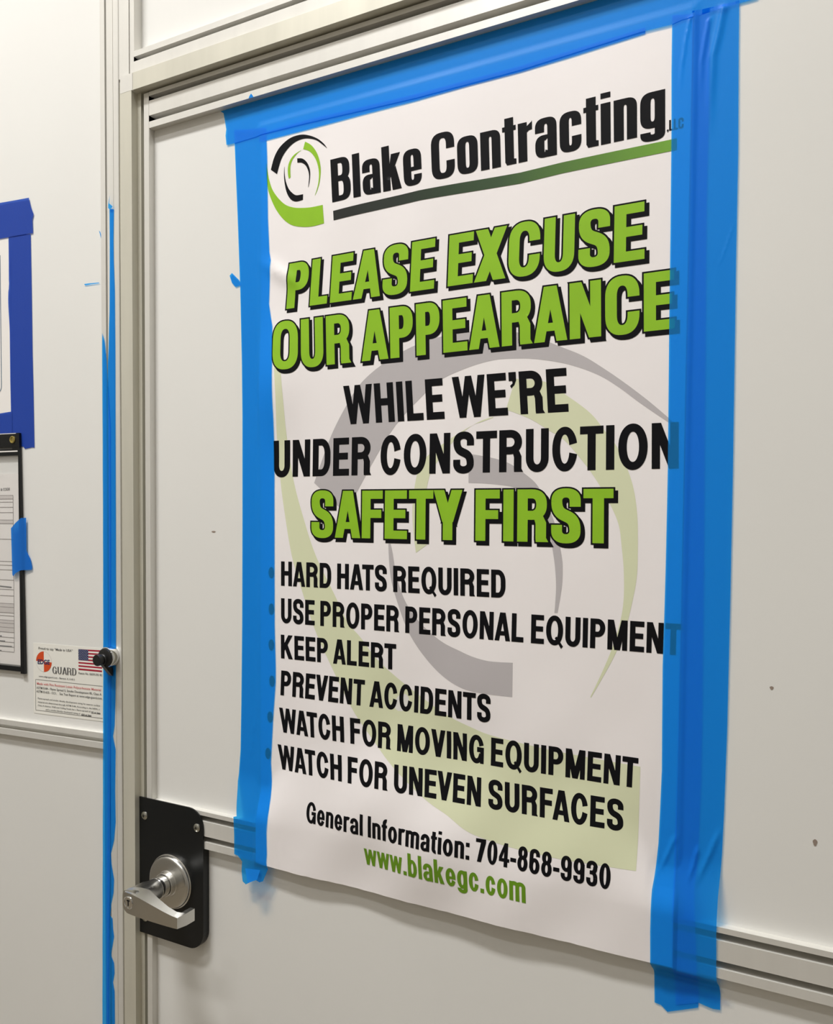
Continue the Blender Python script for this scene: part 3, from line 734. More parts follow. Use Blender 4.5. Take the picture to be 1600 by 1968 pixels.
STY = {'A': Style(.166, .125, X=.80, p=2.8, cond=.54, sb=.026, desc=.13, over=.0, word=.16),
       'B': Style(.200, .172, p=2.4, cond=.665, sb=.036, over=.015, word=.22, wid={'E': .535, 'L': .45, 'F': .52, 'P': .545}),
       'C': Style(.182, .180, p=2.1, cond=.66, sb=.042, over=.014, word=.20, k=1.3),
       'D': Style(.168, .158, X=.735, p=2.1, cond=.62, sb=.038, over=.014, word=.20, k=1.3),
       'E': Style(.168, .150, X=.735, p=2.1, cond=.62, sb=.038, over=.014, word=.20, k=1.3),
       'T': Style(.190, .060, p=2.0, cond=.86, sb=.060, over=.012, word=.25, k=1.3)}

def quad_map(q):
    tl, tr, br, bl = q
    def f(u, v):
        a = (bl[0] + (br[0] - bl[0]) * u, bl[1] + (br[1] - bl[1]) * u)
        b = (tl[0] + (tr[0] - tl[0]) * u, tl[1] + (tr[1] - tl[1]) * u)
        return (a[0] + (b[0] - a[0]) * v, a[1] + (b[1] - a[1]) * v)
    return f

def set_line(text, F):
    """polygons of a line of text, x scaled to 0..1"""
    out, x, last, first = [], 0.0, 0.0, None
    KERN = {'AT': -.07, 'TA': -.07, 'TY': -.02, 'WA': -.05, 'LE': 0, 'PA': -.06, 'AV': -.05, 'FA': -.05, 'RT': -.02, 'AC': -.01, 'EV': -.02, 'AF': -.01, 'FE': -.02, 'EX': -.01}
    prev = ''
    for ch in text:
        g, w, adv = glyph(ch, F)
        x += KERN.get(prev + ch, 0)
        sb = (adv - w) / 2
        if ch != ' ':
            if first is None:
                first = x + sb
            out += [[(x + sb + px, py) for px, py in p] for p in g]
            last = x + sb + w
        x += adv
        prev = ch
    W = last - first
    return [[(px - first, py) for px, py in p] for p in out], W

# ------------------------------------------------------------------ room shell
def struct(o):
    o['kind'] = 'structure'
    return o

RX0, RX1, RY0 = -2.75, 1.95, -3.60
struct(box_obj('floor', (RX0, RX1, RY0, 0.12, FLOOR - 0.05, FLOOR), M['floor']))
struct(box_obj('ceiling', (RX0, RX1, RY0, 0.12, CEIL, CEIL + 0.05), M['ceil']))
struct(box_obj('wall_back', (RX0, RX1, RY0 - 0.06, RY0, FLOOR, CEIL), M['wall']))
struct(box_obj('wall_right', (RX1, RX1 + 0.06, RY0, 0.12, FLOOR, CEIL), M['wall']))
struct(box_obj('wall_far', (RX0 - 0.06, RX0, RY0, 0.12, FLOOR, CEIL), M['wall']))
for lx, ly, sx, sy, w in LAMPS:
    t = empty('ceiling_light', (lx, ly, CEIL), 'white recessed ceiling light panel ' + ('above the door' if ly > -2 else 'towards the back of the room'), 'light', 'ceiling light panels')
    bm = bmesh.new()
    for b in ((-sx / 2, sx / 2, -sy / 2, -sy / 2 + .03), (-sx / 2, sx / 2, sy / 2 - .03, sy / 2), (-sx / 2, -sx / 2 + .03, -sy / 2, sy / 2), (sx / 2 - .03, sx / 2, -sy / 2, sy / 2)):
        box(bm, lx + b[0], lx + b[1], ly + b[2], ly + b[3], CEIL - .03, CEIL)
    from_bm('frame', bm, M['wall'], t)
    bm = bmesh.new()
    box(bm, lx - sx / 2 + .03, lx + sx / 2 - .03, ly - sy / 2 + .03, ly + sy / 2 - .03, CEIL - .018, CEIL - .002)
    from_bm('diffuser', bm, M['diffuser'], t)

# ------------------------------------------------------------------ door wall
DX1 = 0.165                      # right edge of the door
def slot_rail(zs, d, slot=0.026):
    """profile of an extruded rail: lip, slot, face, slot, lip from the top down"""
    t, a, b, c, e, f = zs
    return [(-.030, t), (d, t), (d, a), (d - slot, a), (d - slot, b), (d, b), (d, c), (d - slot, c), (d - slot, e), (d, e), (d, f), (-.030, f)]

RAILD = 0.011
door = empty('door_1', (-1.034, 0.0, FLOOR), kind='structure')
box_obj('upper_panel', (-1.030, DX1 - .01, 0.0, 0.008, -.4600, 0.634), M['panel'], door)
box_obj('lower_panel', (-1.030, DX1 - .01, 0.0, 0.008, FLOOR + .064, -.5150), M['panel'], door)
bar_h('top_rail', slot_rail([.6836, .6772, .6696, .6465, .6370, .6270], RAILD), -1.0209, DX1 - .0121, M['alu'], door)
bar_h('mid_rail', slot_rail([-.4579, -.4645, -.4736, -.4971, -.5061, -.5173], RAILD), -1.0209, DX1 - .0121, M['alu'], door)
bar_h('bottom_rail', slot_rail([FLOOR + .068, FLOOR + .061, FLOOR + .052, FLOOR + .029, FLOOR + .020, FLOOR + .010], RAILD), -1.0209, DX1 - .0121, M['alu'], door)
for x0, x1 in ((-1.0330, -1.0210), (DX1 - .012, DX1)):
    box_obj('stile', (x0, x1, -RAILD, 0.030, FLOOR + .010, 0.6836), M['alu'], door, 0.0006)

# lock plate: a box cover over stile and rail
def rounded(x0, x1, z0, z1, r, n=8):
    """square on the left, rounded on the right"""
    p = [(x0, z0)]
    p += [(x1 - r + r * math.cos(math.radians(a)), z0 + r + r * math.sin(math.radians(a))) for a in [-90 + 90 * i / n for i in range(n + 1)]]
    p += [(x1 - r + r * math.cos(math.radians(a)), z1 - r + r * math.sin(math.radians(a))) for a in [90 * i / n for i in range(n + 1)]]
    return p + [(x0, z1)]

bm = bmesh.new()
ring = rounded(-1.0490, -0.9080, -.6830, -.4553, .030)
extrude(bm, ring, lambda p: (p[0], -.0113, p[1]), lambda p: (p[0], -.0134, p[1]))
r2 = rounded(-1.0200, -0.9070, -.6835, -.5180, .030)
r2 = [(x, z) for x, z in r2 if z < -.5179 or True]
extrude(bm, [(-1.0200, -.6830), *rounded(-1.02, -.9080, -.6830, -.5180, .030)[1:10], (-.9080, -.5180), (-1.0200, -.5180)],
        lambda p: (p[0], -.0002, p[1]), lambda p: (p[0], -.0113, p[1]))
plate = from_bm('lock_plate', bm, M['black'], door)
for sx, sz in ((-1.0348, -.4852), (-.9207, -.4849), (-1.0348, -.6560)):
    bm = bmesh.new()
    lathe(bm, Vector((sx, -.0134, sz)), [(0, .0068), (.0012, .0066), (.0026, .0048), (.0032, .0022), (.0032, 0)], 24)
    s = from_bm('screw', bm, M['zinc'], plate, True)
    bm = bmesh.new()
    for a in (0.35, 0.35 + math.pi / 2):
        c, sn = math.cos(a), math.sin(a)
        vs = []
        for u, v in ((-.0026, -.0006), (.0026, -.0006), (.0026, .0006), (-.0026, .0006)):
            vs.append(bm.verts.new((sx + u * c - v * sn, -.0134 - .00335, sz + u * sn + v * c)))
        bm.faces.new(vs)
    tmp = from_bm('screw_slot', bm, M['rubber'])
    # the cross recess belongs to its screw's mesh
    sm = bmesh.new(); sm.from_mesh(s.data); k = len(sm.faces); sm.from_mesh(tmp.data)
    sm.faces.ensure_lookup_table()
    for f in sm.faces[k:]:
        f.material_index = 1
    sm.to_mesh(s.data); sm.free()
    s.data.materials.append(M['rubber'])
    bpy.data.objects.remove(tmp)

# lever handle
HX, HZ = -.9745, -.5817
handle = empty('door_handle', (HX, -.0134, HZ))
handle.parent = door
handle.matrix_parent_inverse = door.matrix_basis.inverted()
bm = bmesh.new()
lathe(bm, Vector((HX, -.0134, HZ)), [(0, .0440), (.0035, .0440), (.0045, .0424), (.0060, .0424), (.0088, .0412), (.0100, .0398), (.0106, .0370), (.0108, .0205), (.0120, .0192), (.0190, .0186), (.0198, .0176), (.0198, .0150)], 72)
from_bm('rosette', bm, M['chrome'], handle, True)
bm = bmesh.new()
lathe(bm, Vector((HX, -.0134, HZ)), [(.0198, .0142), (.0215, .0142), (.0216, .0168), (.0345, .0168), (.0354, .0160), (.0354, .012)], 48)
from_bm('collar', bm, M['polish'], handle, True)
# hub and blade as one casting: hub is a cylinder that flattens into a wedge, blade bends back to the door at its tip
bm = bmesh.new()
N = 40
def hub_ring(y, t):
    """t 0: round, 1: rounded square"""
    out = []
    for i in range(N):
        a = 2 * math.pi * i / N
        c, s = math.cos(a), math.sin(a)
        p = 2 + 2.2 * t
        k = (abs(c) ** p + abs(s) ** p) ** (-1 / p)
        out.append((HX + .0165 * k * c, y, HZ + .0165 * k * s))
    return out
rings = [[bm.verts.new(v) for v in hub_ring(y, t)] for y, t in ((-.0485, 0), (-.0500, 0), (-.0580, .0), (-.0640, .6), (-.0960, 1.0), (-.1005, 1.0))]
for a, b in zip(rings, rings[1:]):
    for i in range(N):
        j = (i + 1) % N
        bm.faces.new((a[i], a[j], b[j], b[i]))
bm.faces.new(rings[0]); bm.faces.new(rings[-1])
# blade: stations (x offset, y front, y back, z bottom, z top)
st = [(-.0098, -.1032, -.0960, -.0135, .0160), (-.004, -.1036, -.0900, -.0168, .0166), (.006, -.1040, -.0850, -.0174, .0162), (.020, -.1045, -.0815, -.0176, .0146),
      (.045, -.1042, -.0880, -.0180, .0096), (.070, -.1032, -.0925, -.0184, .0040), (.088, -.1022, -.0935, -.0186, .0006), (.0965, -.1012, -.0900, -.0187, -.0006)]
TILT = .0016                                   # the top face leans a little to the front
vr = [[bm.verts.new((HX + x, yf, HZ + zb)), bm.verts.new((HX + x, yf, HZ + zt - TILT)), bm.verts.new((HX + x, yb, HZ + zt + TILT)), bm.verts.new((HX + x, yb, HZ + zb))] for x, yf, yb, zb, zt in st]
# return
for x0, x1, yy, zb, zt in ((.1005, .0915, -.0860, -.0187, -.0004), (.1005, .0925, -.0690, -.0186, .0000)):
    vr.append([bm.verts.new((HX + x0, yy, HZ + zb)), bm.verts.new((HX + x0, yy, HZ + zt)), bm.verts.new((HX + x1, yy, HZ + zt)), bm.verts.new((HX + x1, yy, HZ + zb))])
for a, b in zip(vr, vr[1:]):
    for i in range(4):
        j = (i + 1) % 4
        bm.faces.new((a[i], a[j], b[j], b[i]))
bm.faces.new(vr[0]); bm.faces.new(vr[-1])
bmesh.ops.bevel(bm, geom=[e for e in bm.edges if e.calc_length() > .003 and len(e.link_faces) == 2 and e.calc_face_angle(0) > .6], offset=.0013, segments=3, affect='EDGES')
from_bm('lever', bm, M['chrome'], handle, True)
bm = bmesh.new()
lathe(bm, Vector((HX - .0005, -.0985, HZ)), [(0, .0098), (.0062, .0098), (.0070, .0090), (.0070, .0076), (.0060, .0072), (.0060, 0)], 40)
cyl = from_bm('key_cylinder', bm, M['polish'], handle, True)
bm = bmesh.new()
box(bm, HX - .0012, HX + .0004, -.1050, -.1043, HZ - .0045, HZ + .0045)
box(bm, HX - .0030, HX + .0024, -.1050, -.1043, HZ + .0026, HZ + .0045)
tmp = from_bm('keyway', bm, M['rubber'])
sm = bmesh.new(); sm.from_mesh(cyl.data); k = len(sm.faces); sm.from_mesh(tmp.data)
sm.faces.ensure_lookup_table()
for f in sm.faces[k:]:
    f.material_index = 1
sm.to_mesh(cyl.data); sm.free()
cyl.data.materials.append(M['rubber'])
bpy.data.objects.remove(tmp)

# small marks on the door panel
for i, (x, z, rx, rz) in enumerate(((-.0395, -.3455, .0022, .0038), (-.8975, -.0155, .0040, .0014), (-.0870, -.1800, .002, .002))):
    bm = bmesh.new()
    ring = [bm.verts.new((x + rx * math.cos(a) * (1 + .2 * math.sin(3 * a)), -.0003, z + rz * math.sin(a))) for a in [2 * math.pi * k / 14 for k in range(14)]]
    bm.faces.new(ring)
    from_bm('scuff_mark', bm, M['mark'], door)

# frame round the door
struct(bar_v('trim_1', [(-1.0816, -.0101), (-1.0816, -.008), (-1.0732, -.008), (-1.0732, .023), (-1.0470, .023), (-1.0470, .011), (-1.0387, .011), (-1.0387, -.010), (-1.0816, -.010)], FLOOR, .7050, M['alu_worn']))
struct(bar_v('trim_2', [(DX1 + .006, -.010), (DX1 + .006, .011), (DX1 + .014, .011), (DX1 + .014, .023), (DX1 + .040, .023), (DX1 + .040, .004), (DX1 + .049, .004), (DX1 + .049, -.010)], FLOOR, .6860, M['alu_worn']))
# header bar with its corner block, and the transom rail above
hd = struct(box_obj('trim_3', (-1.0440, DX1 + .04, -.0230, .010, .6862, .7140), M['alu_worn'], None, .0005))
struct(box_obj('trim_4', (-1.0726, -1.0441, -.0232, .010, .6862, .7140), M['alu'], None, .0006))
struct(bar_h('trim_5', [(-.030, .7145), (.016, .7145), (.0175, .7167), (.0175, .7342), (-.010, .7342), (-.010, .7416), (.0175, .7416), (.0175, .7505), (-.030, .7505)], -1.0470, DX1 + .10, M['alu']))
struct(bar_v('trim_6', [(-1.0816, .0165), (-1.0592, .0165), (-1.0592, -.006), (-1.0568, -.006), (-1.0568, .0165), (-1.0475, .0165), (-1.0475, -.010), (-1.0816, -.010)], .7145, CEIL, M['alu']))
struct(box_obj('wall_transom', (-1.055, DX1 + .10, 0.0, .008, .742, CEIL), M['panel']))
struct(box_obj('wall_front', (DX1 + .049, RX1, 0.0, .02, FLOOR, CEIL), M['panel']))
# the post where the two walls meet
struct(bar_v('trim_7', [(-1.1235, -.020), (-1.1235, .018), (-1.1130, .018), (-1.1130, -.008), (-1.1088, -.008), (-1.1088, .018), (-1.0942, .018), (-1.0942, .0160), (-1.0934, .0160), (-1.0934, .018), (-1.0826, .018), (-1.0818, .017), (-1.0818, -.020)], FLOOR, CEIL, M['alu']))

# ------------------------------------------------------------------ left wall, turned 4.8 degrees
ANG = math.radians(4.8)
UX = Vector((-math.cos(ANG), -math.sin(ANG), 0))
NX = Vector((math.sin(ANG), -math.cos(ANG), 0))
P0 = Vector((-1.118, -.004, 0))

def lw(u, z, d=0.0):
    return P0 + UX * u + NX * d + Vector((0, 0, z))

def lw_prism(name, ring, d0, d1, m, parent=None):
    bm = bmesh.new()
    extrude(bm, ring, lambda p: lw(p[0], p[1], d0), lambda p: lw(p[0], p[1], d1))
    bmesh.ops.triangulate(bm, faces=[f for f in bm.faces if len(f.verts) > 4])
    return from_bm(name, bm, m, parent)

struct(lw_prism('wall_left', [(0, FLOOR), (1.58, FLOOR), (1.58, CEIL), (0, CEIL)], -.010, 0, M['panel']))
bm = bmesh.new()
z0, z1, z2, z3, z4 = L_RAIL
prof = [(-.0052, z0), (.008, z0), (.008, z1 + .0003), (-.004, z1), (-.004, z3 + .0015), (.008, z3 + .0010), (.008, z4), (-.0052, z4)]
extrude(bm, prof, lambda p: lw(-.012, p[1], p[0]), lambda p: lw(1.58, p[1], p[0]))
bmesh.ops.triangulate(bm, faces=[f for f in bm.faces if len(f.verts) > 4])
struct(from_bm('trim_8', bm, M['alu']))

# ------------------------------------------------------------------ poster
def on_sheet(off):
    return lambda x, z: (x, -(poster_depth(x, z) + off), z)

poster = empty('poster', (-.495, -.02, -.518), 'large white construction notice poster taped to the door, black and green lettering', 'poster')
edge = [(-.803, .585), (-.803, -.5165)]
random.seed(3)
x = -.790
while x < -.195:
    edge.append((x, -.5180 + random.uniform(-.0004, .0004)))
    x += .012
edge += [(-.186, -.5175), (-.186, .585)]
sheet('paper_sheet', [[edge]], M['paper'], on_sheet(0), .0060, poster)

def swoosh(a, b):
    """quads between two edges with matching arc length, smoothed"""
    def resample(p, n):
        q = [p[0]] + p + [p[-1]]
        dense = []
        for i in range(1, len(q) - 2):
            p0, p1, p2, p3 = q[i - 1], q[i], q[i + 1], q[i + 2]
            for k in range(6):
                t = k / 6
                dense.append(tuple(.5 * (2 * p1[c] + (p2[c] - p0[c]) * t + (2 * p0[c] - 5 * p1[c] + 4 * p2[c] - p3[c]) * t * t + (3 * p1[c] - p0[c] - 3 * p2[c] + p3[c]) * t ** 3) for c in (0, 1)))
        dense.append(tuple(p[-1]))
        return dense
    return resample(a, 0) + resample(b, 0)[::-1]

wmk = [swoosh([tuple(p) for p in a], [tuple(p) for p in b]) for _, a, b in WATERMARK]
for name, key, mt in (('watermark_swirl_grey', 'k', M['wm_grey']), ('watermark_swirl_green', 'g', M['wm_green'])):
    polys = [p for p, (k, _, _) in zip(wmk, WATERMARK) if k == key]
    o = sheet(name, [polys], mt, on_sheet(.00012 if key == 'k' else .00016), .006, poster)
    o['label'] = 'pale grey swirl printed behind the text' if key == 'k' else 'pale green swirl printed behind the text'
for key, mt in (('k', M['ink']), ('g', M['green'])):
    polys = [swoosh([tuple(p) for p in a], [tuple(p) for p in b]) for k, a, b in LOGO if k == key]
    o = sheet('logo_black_arcs' if key == 'k' else 'logo_green_arcs', [polys], mt, on_sheet(.0003), .006, poster)
o = sheet('underline_bar', [[BAR]], M['bar'], on_sheet(.0003), .006, poster)
o['label'] = 'black to green bar under the company name'
for text, sty, q in LINES:
    F = STY[sty]
    polys, W = set_line(text, F)
    f = quad_map(q)
    place = lambda p: [f(x / W, y) for x, y in p]
    if sty == 'B':
        r, sx, sy = .030, .050, -.062
        fat = [grow(p, r) for p in polys]
        shadow = [[(x + sx, y + sy) for x, y in p] for p in fat]
        layers = [[place(p) for p in shadow + fat], [place(p) for p in polys]]
        o = sheet('headline_lettering', layers, [M['ink'], M['green']], on_sheet(.0003), .006, poster)
        o['label'] = 'green capitals with black outline and shadow'
    else:
        layers = [[place(p) for p in polys]]
        o = sheet('company_name' if sty == 'A' else 'web_address' if sty == 'E' else 'lettering', layers,
                  M['green_text'] if sty == 'E' else M['ink'], on_sheet(.0003), .006, poster)
        o['label'] = {'A': 'heavy black company name', 'E': 'green web address'}.get(sty, 'black sans serif lettering')
for bx, bz in BULLETS:
    sheet('bullet', [[[(bx + .0052 * math.cos(a), bz + .0085 * math.sin(a)) for a in [2 * math.pi * k / 24 for k in range(24)]]]], M['ink'], on_sheet(.0003), .006, poster)

# ------------------------------------------------------------------ blue tape round the poster
FOLDW = [(.0012, .0016), (.0036, .0028), (.0020, .0014), (.0026, .0022), (.0030, .0026), (.0024, .0020), (.0008, .0006), (.0012, .0007)]

def fold_height(x, z):
    h = 0.0
    for line, (w, a) in zip(FOLDS, FOLDW):
        best, along = 9.0, 0.0
        for i in range(len(line) - 1):
            ax, az = line[i]
            bx, bz = line[i + 1]
            dx, dz = bx - ax, bz - az
            t = max(0.0, min(1.0, ((x - ax) * dx + (z - az) * dz) / (dx * dx + dz * dz)))
            q = math.hypot(x - ax - dx * t, z - az - dz * t)
            if q < best:
                best, along = q, (i + t) / (len(line) - 1)
        if best < 4 * w:
            h += a * math.exp(-(best / w) ** 2) * sstep(1.0, .55, along) * (sstep(0.0, .25, along) if a < .0012 or z < 0 else 1)
    return h

def tape_depth(x, z):
    ins = sstep(-.811, -.8055, x) * sstep(-.178, -.1835, x) * sstep(.592, .587, z) * sstep(-.5265, -.5185, z)
    tent = .0114 * sstep(-.385, -.4575, z) * sstep(-.534, -.5195, z)      # the strips tent over the top of the rail
    return max(tent, poster_depth(x, z) * ins) + .0009

def tape(off, hang=0.0):
    def f(x, z):
        d = tape_depth(x, z) + off + fold_height(x, z)
        if hang:
            d = max(d, (rail_path(max(z, -.512)) + .0012 + off) * (1 if z < -.512 else 0))
        return (x, -d, z)
    return f

GT = 'blue masking tape strips round the poster'
tag(sheet('tape_strip', [[TAPE_UNDER]], M['tape'], tape(.0), .006), 'narrow blue tape strip showing below the long top strip, over the poster top edge', 'tape', GT)
tag(sheet('tape_strip', [[TAPE_LEFT]], M['tape'], tape(.00015, .001), .004), 'blue tape strip down the left edge of the poster, ragged end over the rail', 'tape', GT)
tag(sheet('tape_strip', [[TAPE_TOP]], M['tape'], tape(.0008), .004), 'long blue tape strip across the top of the poster under the top rail', 'tape', GT)
tag(sheet('tape_strip', [[TAPE_IN]], M['tape'], tape(.0003), .002), 'blue tape strip over the right edge of the poster, letters showing through it', 'tape', GT)
tag(sheet('tape_strip', [[TAPE_OUT]], M['tape'], tape(.0008), .002), 'outer right blue tape strip running down the white door panel beside the poster', 'tape', GT)
tag(sheet('tape_scrap', [[SCRAP]], M['tape'], lambda x, z: (x, -(.0012 + .004 * sstep(-.862, -.880, x)), z), .003), 'small curled scrap of blue tape on the panel left of the poster', 'tape')
tag(sheet('tape_scrap', [[RAILSCRAP]], M['tape'], lambda x, z: (x, -.0113, z), .003), 'tiny pointed scrap of blue tape on the top rail', 'tape')
cx, cz = sum(p[0] for p in FLAP) / 4, sum(p[1] for p in FLAP) / 4
tag(sheet('tape_scrap', [[FLAP]], M['tape'], lambda x, z: (x, -(.0140 + (cz + .012 - z) * .35), z), .003), 'folded corner of blue tape hanging below the left strip', 'tape')

# tape run on the corner post, bridging its slot
def post_tape(off):
    def f(x, z):
        d = .0186 + off - .0012 * sstep(-1.1129, -1.1119, x) * sstep(-1.1089, -1.1098, x)
        return (x, -d - .00012 - .00012 * math.sin(z * 60 + x * 300), z)
    return f

GP = 'blue tape strips down the corner post'
tag(sheet('tape_strip', [[TAPE_POST]], M['tape'], post_tape(0), .002), 'ragged narrow blue tape strip down the middle of the aluminium corner post', 'tape', GP)
tag(sheet('tape_strip', [[TAPE_POST_EDGE]], M['tape'], post_tape(.0007), .002), 'pointed blue tape strip along the left edge of the corner post, behind the knob', 'tape', GP)
tag(sheet('tape_scrap', [[POST_FLAP]], M['tape'], lambda x, z: (x, -.0215 - (z - .52) * .02, z), .003), 'curled torn tip of blue tape at the top of the post strip', 'tape')

# ------------------------------------------------------------------ knob on the corner post
knob = empty('post_knob', (-1.1075, -.018, -.226), 'black knob with chrome collar on the taped corner post', 'knob')
kc = Vector((-1.1030, -.0185, -.2262))
bm = bmesh.new()
lathe(bm, kc, [(0, .0165), (.0015, .0172), (.0120, .0172), (.0136, .0162), (.0136, .0150)], 48)
from_bm('chrome_collar', bm, M['polish'], knob, True)
bm = bmesh.new()
lathe(bm, kc, [(.0100, .0158), (.0140, .0158), (.0165, .0148), (.0180, .0110), (.0185, .0)], 48)
from_bm('knob_body', bm, M['rubber'], knob, True)
bm = bmesh.new()
c2 = Vector((-1.1035, -.0185, -.2290))
lathe(bm, c2, [(.0150, .0098), (.0205, .0094), (.0215, .0084), (.0215, .0066)], 40)
lathe(bm, c2, [(.0200, .0066), (.0300, .0066)], 32)
from_bm('stem', bm, M['rubber'], knob, True)
bm = bmesh.new()
lathe(bm, c2 + Vector((0, 0, .0005)), [(.0230, .0070), (.0240, .0090), (.0300, .0098), (.0318, .0090), (.0322, .0050), (.0316, 0)], 40)
from_bm('rubber_tip', bm, M['rubber'], knob, True)
bm = bmesh.new()
extrude(bm, [(-.0400, -.2350), (-.0370, -.2400), (-.0200, -.2590), (-.0195, -.2470), (-.0300, -.2330)],
        lambda p: (-1.1090, p[0], p[1]), lambda p: (-1.0990, p[0], p[1]))
bmesh.ops.bevel(bm, geom=bm.edges[:], offset=.0008, segments=2, affect='EDGES')
from_bm('catch_tab', bm, M['rubber'], knob)

# ------------------------------------------------------------------ things on the left wall
def lsheet(name, layers, mats, d, grid=0, parent=None, wav=0.0):
    return sheet(name, layers, mats, lambda u, z: tuple(lw(u, z, d + wav * math.sin(u * 70 + z * 25))), grid or .02, parent)

GD = 'dark blue tape round the notice on the left wall'
notice = empty('notice', tuple(lw(.25, -.03, .0003)), 'white taped notice with a thin rounded grey border on the left wall', 'notice')
lsheet('paper_sheet', [[L_PAPER]], M['white_paper'], .0003, .02, notice)
b0, b1 = L_BORDER
bx, bt = b1[0], b0[1]
rad = .012
inner, outer = [], []
path = [(bx, bt)] + [(bx + rad - rad * math.cos(math.radians(a)), b1[1] + rad - rad * math.sin(math.radians(a))) for a in range(0, 91, 10)] + [(bx + .08, b1[1])]
def ribbon(path, w):
    return thick(path, lambda u: w)
lsheet('printed_border', [[ribbon(path, .0016)]], M['slate'], .0006, .02, notice)
tag(lsheet('tape_strip', [[L_TAPE_BOTTOM]], M['tape_dark'], .0012, .01, None, .0001), 'dark blue tape strip along the bottom of the notice behind the document holder', 'tape', GD)
def ltr(u, z):
    ridge = .0016 * math.exp(-((u - .232 + (z - .40) * .06) / .0022) ** 2) * sstep(.28, .33, z) * sstep(.52, .44, z)
    return tuple(lw(u, z, .0009 + ridge))
tag(sheet('tape_strip', [[L_TAPE_RIGHT]], M['tape_dark'], ltr, .003), 'dark blue tape strip down the right side of the notice', 'tape', GD)
tag(lsheet('tape_strip', [[L_TAPE_TOP]], M['tape_dark'], .0016, .008, None, .00015), 'dark blue tape strip across the top of the notice, torn right end', 'tape', GD)

H = HOLDER
(oxt, ozt), (oxb, ozb) = H['outer']
(ixt, izt), (ixb, izb) = H['inner']
UL = .44                                      # the holder runs out of frame to the left
def side(z):                                  # right-hand outer edge, leaning a little
    return oxt + (oxb - oxt) * (ozt - z) / (ozt - ozb)
def iside(z):
    return ixt + (ixb - ixt) * (izt - z) / (izt - izb)
holder = empty('document_holder', tuple(lw(.31, ozb, .003)), 'black edged clear document pocket with a brass eyelet hanging on the left wall', 'document holder')
zt, zb = ozt + .0005, ozb
it, ib = H['bands'][6][1], H['bot'][3][1]
lw_prism('side_binding', [(side(zt), zt), (side(zb), zb - .0015), (iside(zb), zb - .0015), (iside(it), it), (iside(it) + .0005, zt)], .0015, .0060, M['black'], holder)
za, zc = H['bands'][0][1], H['bands'][1][1]
s0 = H['bands'][2][1]
s1 = H['bands'][3][1]
lw_prism('top_binding', [(UL, zt), (iside(zt), zt), (iside(it), s0), (UL, s0)], .0015, .0052, M['black'], holder)
lw_prism('top_hem', [(UL, s1 + .0006), (iside(it), s1 + .0006), (iside(it), it), (UL, it)], .0015, .0052, M['black'], holder)
lw_prism('slot_strip', [(UL, s0), (H['bands'][2][0] + .001, s0), (H['bands'][2][0] + .001, s1 + .0006), (UL, s1 + .0006)], .0015, .0035, M['grey'], holder)
lw_prism('slot_end', [(H['bands'][2][0] + .001, s0), (iside(it), s0), (iside(it), s1 + .0006), (H['bands'][2][0] + .001, s1 + .0006)], .0015, .0050, M['black'], holder)
lw_prism('hem_highlight', [(UL, H['bands'][4][1] + .0004), (H['bands'][4][0] + .001, H['bands'][4][1] + .0004), (H['bands'][4][0] + .001, H['bands'][5][1]), (UL, H['bands'][5][1])], .0052, .0056, M['white_paper'], holder)  # white strip stands in for the highlight along the hem
lw_prism('stitch', [(UL, zt), (iside(zt) + .006, zt), (iside(zt) + .006, zt - .0012), (UL, zt - .0012)], .0052, .0056, M['white_paper'], holder)
lw_prism('bottom_binding', [(UL, ib), (iside(ib), ib), (iside(ib), zb + .002), (UL, zb + .002)], .0015, .0055, M['black'], holder)
lw_prism('clear_pocket', [(UL, it), (iside(it), it), (iside(ib), ib), (UL, ib)], .0040, .0044, M['clear'], holder)
bm = bmesh.new()
ec = lw(H['bands'][0][0], za, .0050)
lathe(bm, ec, [(0, .0066), (.0016, .0064), (.0020, .0052), (.0016, .0042), (.0004, .0036)], 32, NX)
ey = from_bm('eyelet', bm, M['brass'], holder, True)
form = empty('paper_form', tuple(lw(.30, H['form'][1][1], .002)), 'white printed form with ruled rows inside the clear document pocket', 'form')
fr, fb = H['form'][0], H['form'][1]
lw_prism('form_sheet', [(UL - .005, fr[1]), (fr[0], fr[1]), (fb[0], fb[1]), (UL - .005, fb[1])], .0016, .0022, M['white_paper'], form)
(fx0, fz0), (fx1, fz1) = FORM_X
fx = lambda z: fx0 + (fx1 - fx0) * (fz0 - z) / (fz0 - fz1)
rules = [ribbon([(UL - .008, z), (fx(z), z)], .0009) for z in FORM_Y] + [ribbon([(fx(fz0), fz0 + .0004), (fx(fz1), fz1 - .0004)], .0009)]
shade = []
for a, b in ((0, 1), (5, 6), (14, 16), (18, 21)):
    shade.append([(UL - .008, FORM_Y[a]), (fx(FORM_Y[a]), FORM_Y[a]), (fx(FORM_Y[b]), FORM_Y[b]), (UL - .008, FORM_Y[b])])
marks = [ribbon([tuple(a), tuple(b)], .0022) for a, b in FORM_MARKS]
lsheet('form_print', [shade, rules, marks], [M['shade'], M['line'], M['grey']], .0025, .03, form)
random.seed(5)
tag(sheet('tape_patch', [[HOLDER_TAPE]], M['tape_thick'], lambda u, z: tuple(lw(u, z, .0072 - .0045 * sstep(.2030, .1960, u) + .0006 * math.sin(u * 300))), .003), 'short patch of bright blue tape over the edge of the document holder', 'tape')
for pts, lab in zip(L_SCRAP, ('thin sliver of blue tape on the left wall near the corner post', 'tiny dark sliver of tape at the edge of the corner post')):
    tag(lsheet('tape_scrap', [[pts]], M['tape'], .0012, .02), lab, 'tape')

